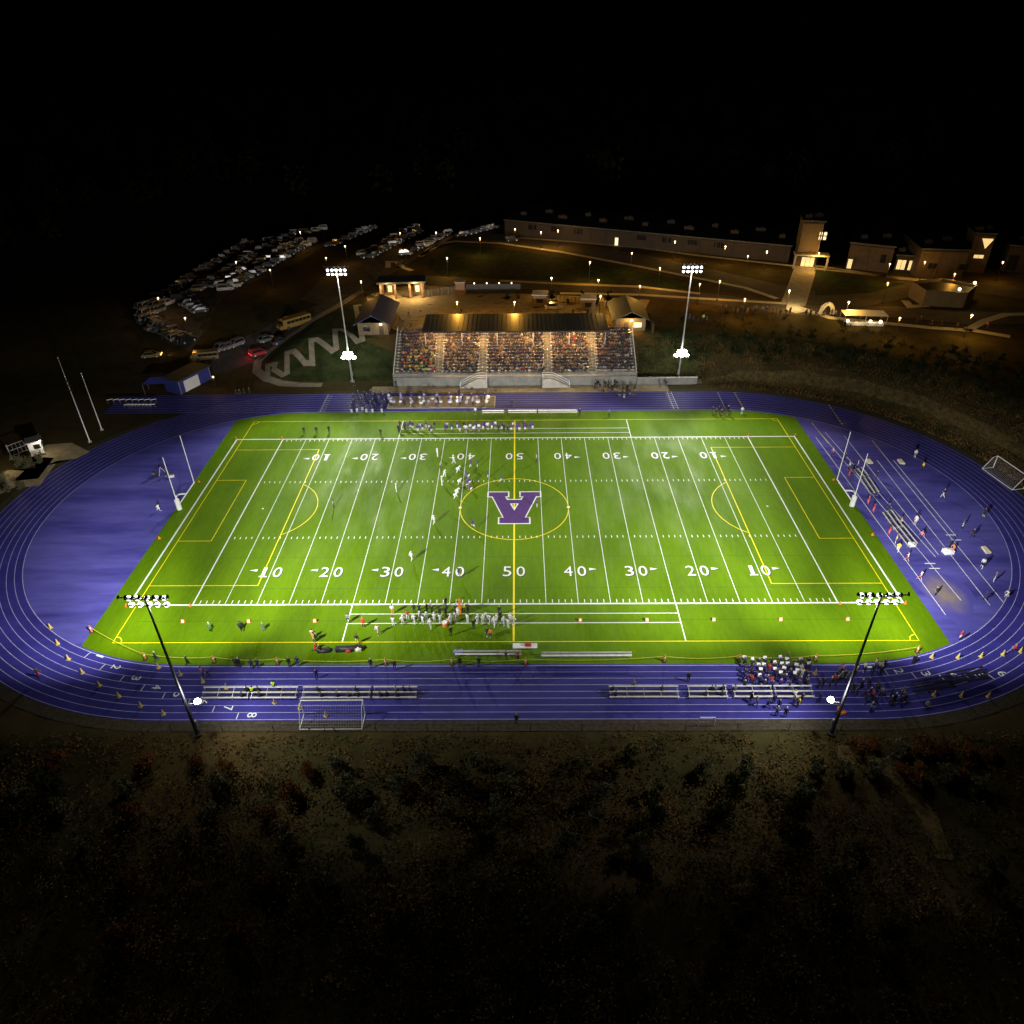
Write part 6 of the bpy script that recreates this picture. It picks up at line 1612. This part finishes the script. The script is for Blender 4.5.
car_row((143, 308), (166, 305.5), 6, 1.2, 'bright upper row at the left tip of the lot', ['white', 'silver', 'gold'])
car_row((143.5, 315), (163, 311.5), 6, 1.2, 'bright second row at the left tip of the lot', ['white', 'silver', 'gold'])
car_row((146, 321), (188, 342), 13, .9, 'slanted row at the left lot edge', BR)
car_row((152, 327), (182, 341.5), 9, .9, 'dark second row at the left lot edge', ['black', 'grey', 'black', 'silver'])
car_row((160, 297.5), (246, 244), 15, .3, 'sparse row along the left edge of the lot', ['gold', 'grey', 'black', 'silver'])
car_row((218, 287), (302, 240), 17, .3, 'long upper middle row of the left lot', BR)
car_row((226, 290), (310, 243), 17, .3, 'long lower middle row of the left lot', ['black', 'grey', 'silver', 'white'])
car_row((266, 242), (322, 230), 8, .2, 'short top row of the left lot', BR)
car_row((364, 255), (414, 229), 12, .3, 'upper row of the lot beside the gateway', ['silver', 'white', 'grey', 'black'])
car_row((368, 258), (418, 232), 12, .3, 'lower row of the lot beside the gateway', ['silver', 'black', 'grey', 'black'])
car_row((406, 255), (446, 234), 11, .3, 'row beside the lit stair path', ['silver', 'grey', 'black', 'white'])
car_row((462, 236), (492, 228), 7, .2, 'far row at the end of the car rows', ['black', 'grey', 'silver'])
car_row((190, 305), (200, 312), 4, .4, 'small dark group in the middle of the left lot', ['black', 'grey'])
car_row((222, 350), (236, 346), 4, 1.0, 'small group above the blue shed', ['silver', 'white', 'grey'], .3)
car_row((205, 283), (250, 258), 10, .3, 'dark third row of the left lot', ['black', 'grey', 'black', 'gold'])
car_row((250, 256), (296, 234), 10, .3, 'upper dark row of the left lot', ['black', 'grey', 'black', 'gold'])
car_row((330, 246), (372, 229), 9, .3, 'dark row left of the gateway lot', ['black', 'grey', 'black', 'silver'])
car_row((180, 300), (212, 282), 7, .3, 'short dark row inside the left lot', ['black', 'grey', 'gold'])
for u, v, a, c_, kd, lb in ((512, 241, .2, 'black', 'suv', 'black tall car parked alone beside the amber school lamp'), (553.5, 308.5, .05, 'white', 'sedan', 'white sedan parked on the plaza between the kiosks'), (259.5, 355, .7, 'red', 'suv', 'red tall car glowing from its tail lights beside the walkway'), (152, 357, .2, 'gold', 'sedan', 'lone sedan with amber headlights on in the dark field'), (267, 341, .8, 'silver', 'sedan', 'silver sedan on the drive beside the walkway'), (280, 343, .8, 'grey', 'sedan', 'grey sedan on the drive beside the walkway')):
    o = car(u, v, a, c_, kd, lb, 'parked cars around the school')
    if 'amber headlights' in lb:
        m = MB()
        for s in (-.55, .55): m.ball((2.3, s, .6), (.1, .22, .16), 0, 8, 5)
        m.obj('headlight', M['head'], o)
        lamp('SPOT', 'headlight_beam', o.location + Vector((2.4, 0.5, .7)), 260, (1, .6, .2), .1, o.location + Vector((14, 3, -.8)), 50, .6)
    if 'tail lights' in lb:
        m = MB()
        for s in (-.6, .6): m.box((-2.28, s, .75), (.06, .4, .2))
        m.obj('tail_light', M['tail'], o)
        k = Vector((-math.cos(a), -math.sin(a), 0)); lamp('POINT', 'tail_glow', o.location + k * 3.0 + Vector((0, 0, .9)), 90, (1, .03, .05), .1)
def long_vehicle(name, label, cat, u, v, ang, L, Wd, H, paint, group=None):
    p = at(u, v); p.z += .06
    t = thing(name, label, cat, p, ang, group)
    m = MB(); m.box((0, 0, .45 + (H - .45) / 2), (L, Wd, H - .45)); m.box((L / 2 + .35, 0, .9), (.8, Wd * .9, .9)); m.obj('body', paint, t)
    for s in (-1, 1):
        m = MB(); n = int(L / 1.2)
        for i in range(n): m.box((-L / 2 + .7 + i * (L - 1.2) / n, s * (Wd / 2 + .01), H * .7), (L / n * .75, .05, H * .25))
        m.obj('side_window', M['window_dark'], t)
        for xx in (-L * .3, L * .34):
            m = MB(); m.tube((xx, s * (Wd / 2 - .25), .45), (xx, s * (Wd / 2 + .02), .45), .45, n=14); m.obj('wheel', M['tyre'], t)
    m = MB(); m.box((L / 2 + .02, 0, H * .7), (.05, Wd * .85, H * .3)); m.obj('windscreen', M['window_dark'], t)
    for s in (-1, 1):
        m = MB(); m.box((L / 2 + .77, s * Wd * .33, .85), (.06, .3, .2)); m.obj('headlight', M['alu'], t)
long_vehicle('van', 'pale tan passenger van with a yellowish roof above the blue shed', 'van', 207.5, 360, .25 + PI, 5.6, 2.0, 2.3, CP['gold'])
long_vehicle('school_bus', 'yellow school bus parked on the service drive left of the floodlight', 'bus', 296, 326.5, .78 + PI, 7.6, 2.3, 2.6, mat('bus_yellow', (.2, .12, .025), .4))

# ---------------------------------------------------------------- vegetation
def leaves(mb, c, r, n, size, rr, m=0, flatk=1.0):
    vs, fs = [], []
    for i in range(n):
        while True:
            a = Vector((rr.uniform(-1, 1), rr.uniform(-1, 1), rr.uniform(-1, 1)))
            if .25 < a.length < 1: break
        p = Vector((c[0] + a.x * r[0], c[1] + a.y * r[1], c[2] + a.z * r[2]))
        d = Vector((rr.gauss(0, 1), rr.gauss(0, 1), rr.gauss(0, .6))).normalized(); e = d.orthogonal().normalized()
        e.rotate(Matrix.Rotation(rr.uniform(0, 6), 3, d))
        f = d.cross(e); s = size * rr.uniform(.6, 1.4)
        k = len(vs)
        vs += [p + e * s, p + f * s * .55, p - e * s, p - f * s * .55]
        fs.append((k, k + 1, k + 2, k + 3))
    mb.add(vs, fs, m)
def tree_kind(seed, h, spread, n, leaf, bushy):
    rr = random.Random(seed)
    tr, cr = MB(), MB()
    top = Vector((rr.uniform(-.3, .3), rr.uniform(-.3, .3), h * .8))
    tr.tube((0, 0, -.6), top * .45, .045 * h * .6, .03 * h * .6, 7); tr.tube(top * .45, top, .03 * h * .6, .012 * h, 6)
    blobs = []
    for i in range(9 if not bushy else 7):
        a = rr.uniform(0, 2 * PI); hh = rr.uniform(.3 if not bushy else .15, .98) * h
        rad = spread * rr.uniform(.35, .8) * (1.15 - .6 * hh / h)
        b = Vector((rad * math.cos(a), rad * math.sin(a), hh))
        tr.tube(top * min(.95, hh / h * .7), b, .018 * h * .5, .008, 5)
        blobs.append((b, spread * rr.uniform(.3, .55)))
    blobs.append((top + Vector((0, 0, .1 * h)), spread * .42))
    for b, r in blobs:
        leaves(cr, b, (r * rr.uniform(.7, 1.1), r * rr.uniform(.7, 1.1), r * rr.uniform(.5, .8)), int(n / len(blobs) * .7), .15, rr)
        for q in range(4):
            d = Vector((rr.gauss(0, 1), rr.gauss(0, 1), rr.gauss(.4, .7))).normalized()
            e = b + d * r * rr.uniform(.9, 1.6); tr.tube(b, e, .02, .006, 4)
            leaves(cr, b.lerp(e, .8), (r * .32, r * .32, r * .28), int(n / len(blobs) * .12), .14, rr)
    return tr.mesh('trunk', M['bark']), cr.mesh('crown', M[leaf])
KINDS = [tree_kind(1, 4.6, 2.4, 2600, 'leaf_olive', False), tree_kind(2, 5.4, 2.2, 2600, 'leaf_dark', False), tree_kind(3, 3.4, 2.3, 2000, 'leaf_rust', True), tree_kind(4, 3.0, 2.0, 1800, 'leaf_olive', True), tree_kind(5, 6.2, 2.8, 3200, 'leaf_dark', False), tree_kind(6, 4.2, 2.6, 2400, 'leaf_rust', False)]
DESC = ['olive leaved young tree', 'dark green young tree', 'rust brown bush', 'olive bush', 'tall dark green tree', 'rust brown spreading tree']
def tree(kind, x, y, sc, label, group, cat='tree'):
    t = thing('bush' if kind in (2, 3) else 'tree', label, 'bush' if kind in (2, 3) else cat, (x, y, terr(x, y)), R.uniform(0, 6), group)
    t.scale = (sc, sc, sc * R.uniform(.9, 1.15))
    for nm, me in zip(('trunk', 'crown'), KINDS[kind]):
        o = bpy.data.objects.new(nm, me); C.objects.link(o); o.parent = t
cnt = {}
def grow(u, v, kinds, sc, where, group):
    p = at(u, v); kd = R.choice(kinds)
    k = (kd, where); cnt[k] = cnt.get(k, 0) + 1
    tree(kd, p.x, p.y, sc, f'{DESC[kd]}, {ORD[cnt[k] - 1]} of its kind {where}', group)
for r, (v, n, u0, u1) in enumerate(((772, 15, 20, 800), (796, 13, 10, 790), (822, 12, 0, 800), (850, 10, 0, 860), (890, 9, -20, 1000), (945, 8, -20, 1040))):
    for i in range(n):
        u = u0 + (u1 - u0) * (i + R.uniform(-.35, .35)) / (n - 1)
        ks = [2, 5, 2, 3] if 60 < u < 320 else [0, 3, 1, 0, 3] if u < 620 else [1, 3, 0, 1]
        grow(u, v + R.uniform(-6, 6), ks, R.uniform(.5, .8) * (.8 if r == 0 else 1), f'in scrub row {ORD[r]} below the near fence', 'scrub trees below the near fence')
for i in range(14):
    u = 850 + (i % 7) * 22 + R.uniform(-6, 6); v = 748 + (i // 7) * 26 + (i % 7) * 2 + R.uniform(-6, 6)
    grow(u, v, [2, 3, 2], R.uniform(.4, .7), 'beside the dirt track', 'bushes beside the dirt track')
for i in range(26):
    u = 690 + i * 13 + R.uniform(-6, 6); v = 338 + R.uniform(0, 26) + max(0, u - 800) * .12
    grow(u, v, [1], R.uniform(.32, .55), 'on the dark right bank', 'trees on the dark right bank')
for i in range(9):
    u = 505 + i * 15 + R.uniform(-3, 3)
    grow(u, 301 - (i % 2) * 2 + i * .6, [3, 3, 1], R.uniform(.35, .5), 'behind the plaza kiosks', 'bushes behind the kiosks')
for u, v in ((399, 268), (402, 265), (4, 483), (30, 467), (42, 463), (20, 466), (8, 492), (22, 489)):
    grow(u, v, [3], R.uniform(.4, .6), 'in the planted islands', 'bushes in planted islands')
# dry grass and undergrowth in front: one mass
rr = random.Random(21)
cr = MB()
vs, fs = [], []
def tuft(x, y, h, sz):
    p = Vector((x, y, terr(x, y) + h))
    d = Vector((rr.gauss(0, .7), rr.gauss(0, .7), rr.gauss(.6, .6))).normalized(); e = d.orthogonal().normalized()
    e.rotate(Matrix.Rotation(rr.uniform(0, 6), 3, d)); f = d.cross(e); s_ = sz * rr.uniform(.6, 1.5); k = len(vs)
    vs.extend([p + e * s_, p + f * s_ * .4, p - e * s_, p - f * s_ * .4]); fs.append((k, k + 1, k + 2, k + 3))
for i in range(5200):
    x = rr.uniform(-75, 85); y = -47.4 - 38 * rr.random() ** 1.3
    r_ = rr.uniform(.3, 1.1)
    for q in range(11): tuft(x + rr.gauss(0, r_ * .6), y + rr.gauss(0, r_ * .6), rr.uniform(.02, .55) * r_, .16)
for i in range(4600):
    x = rr.uniform(-80, 90); y = -51.5 - 34 * rr.random()
    if math.sin(x * .21 + 2) + math.sin(y * .33 + x * .09) + rr.gauss(0, .6) < -.75 or (x > 41 and y > -66 and x < 60 and rr.random() < .8): continue
    r_ = rr.uniform(.6, 1.7)
    for q in range(44): tuft(x + rr.gauss(0, r_ * .5), y + rr.gauss(0, r_ * .5), abs(rr.gauss(0, .75)) * r_ * 1.1, .15)
cr.add(vs, fs)
tag(cr.obj('undergrowth', M['leaf_straw']), 'dry brown undergrowth and tall grass covering the slope below the near fence', 'undergrowth', kind='stuff')
cr = MB(); vs, fs = [], []
for i in range(22000):
    a = rr.uniform(-.25, PI * .5); D = 46.8 + rr.random() * 14
    x, y = 42.2 + D * math.cos(a), D * math.sin(a)
    if rr.random() < .1: x = rr.uniform(28, 45); y = rr.uniform(50.5, 60)
    zt = terr(x, y); h = rr.uniform(.12, .5); q = rr.uniform(0, PI); wd = rr.uniform(.05, .18)
    dx, dy = math.cos(q) * wd, math.sin(q) * wd; lx, ly = rr.uniform(-.2, .2), rr.uniform(-.2, .2)
    k = len(vs)
    vs += [(x - dx, y - dy, zt - .05), (x + dx, y + dy, zt - .05), (x + lx + dx * .3, y + ly + dy * .3, zt + h), (x + lx - dx * .3, y + ly - dy * .3, zt + h)]
    fs.append((k, k + 1, k + 2, k + 3))
cr.add(vs, fs)
tag(cr.obj('bank_grass', M['leaf_straw']), 'tufted dry grass covering the bank around the right bend', 'grass', kind='stuff')
cr = MB(); vs, fs = [], []
for i in range(1500):
    a = rr.uniform(-.1, PI * .5); D = 57 + rr.random() * 22
    x, y = 42.2 + D * math.cos(a) - rr.uniform(0, 12) * (a > 1.1), D * math.sin(a)
    if terr(x, y) > PLAT - .5 and rr.random() < .75: continue
    r_ = rr.uniform(.5, 1.4)
    for q in range(34): tuft(x + rr.gauss(0, r_ * .5), y + rr.gauss(0, r_ * .5), abs(rr.gauss(0, .6)) * r_, .16)
cr.add(vs, fs)
tag(cr.obj('bank_brush', M['leaf_dark']), 'dark low brush covering the upper part of the right bank', 'brush', kind='stuff')
# far wood beyond the school
cr = MB()
for i in range(260):
    x = rr.uniform(-700, 700); y = rr.uniform(215, 620)
    s = rr.uniform(4, 9)
    leaves(cr, (x, y, PLAT + s * .9), (s * .8, s * .8, s), 60, 1.2, rr)
for i in range(90):
    x = rr.uniform(-330, -118); y = rr.uniform(70, 220)
    if x > -150 + (y - 120) * .2 and y > 60: x -= 60
    s = rr.uniform(3, 6)
    leaves(cr, (x, y, terr(x, y) + s * .9), (s * .8, s * .8, s), 60, .9, rr)
tag(cr.obj('far_wood', M['leaf_dark']), 'dark far off wood beyond the school and the parking lot', 'wood', kind='stuff')
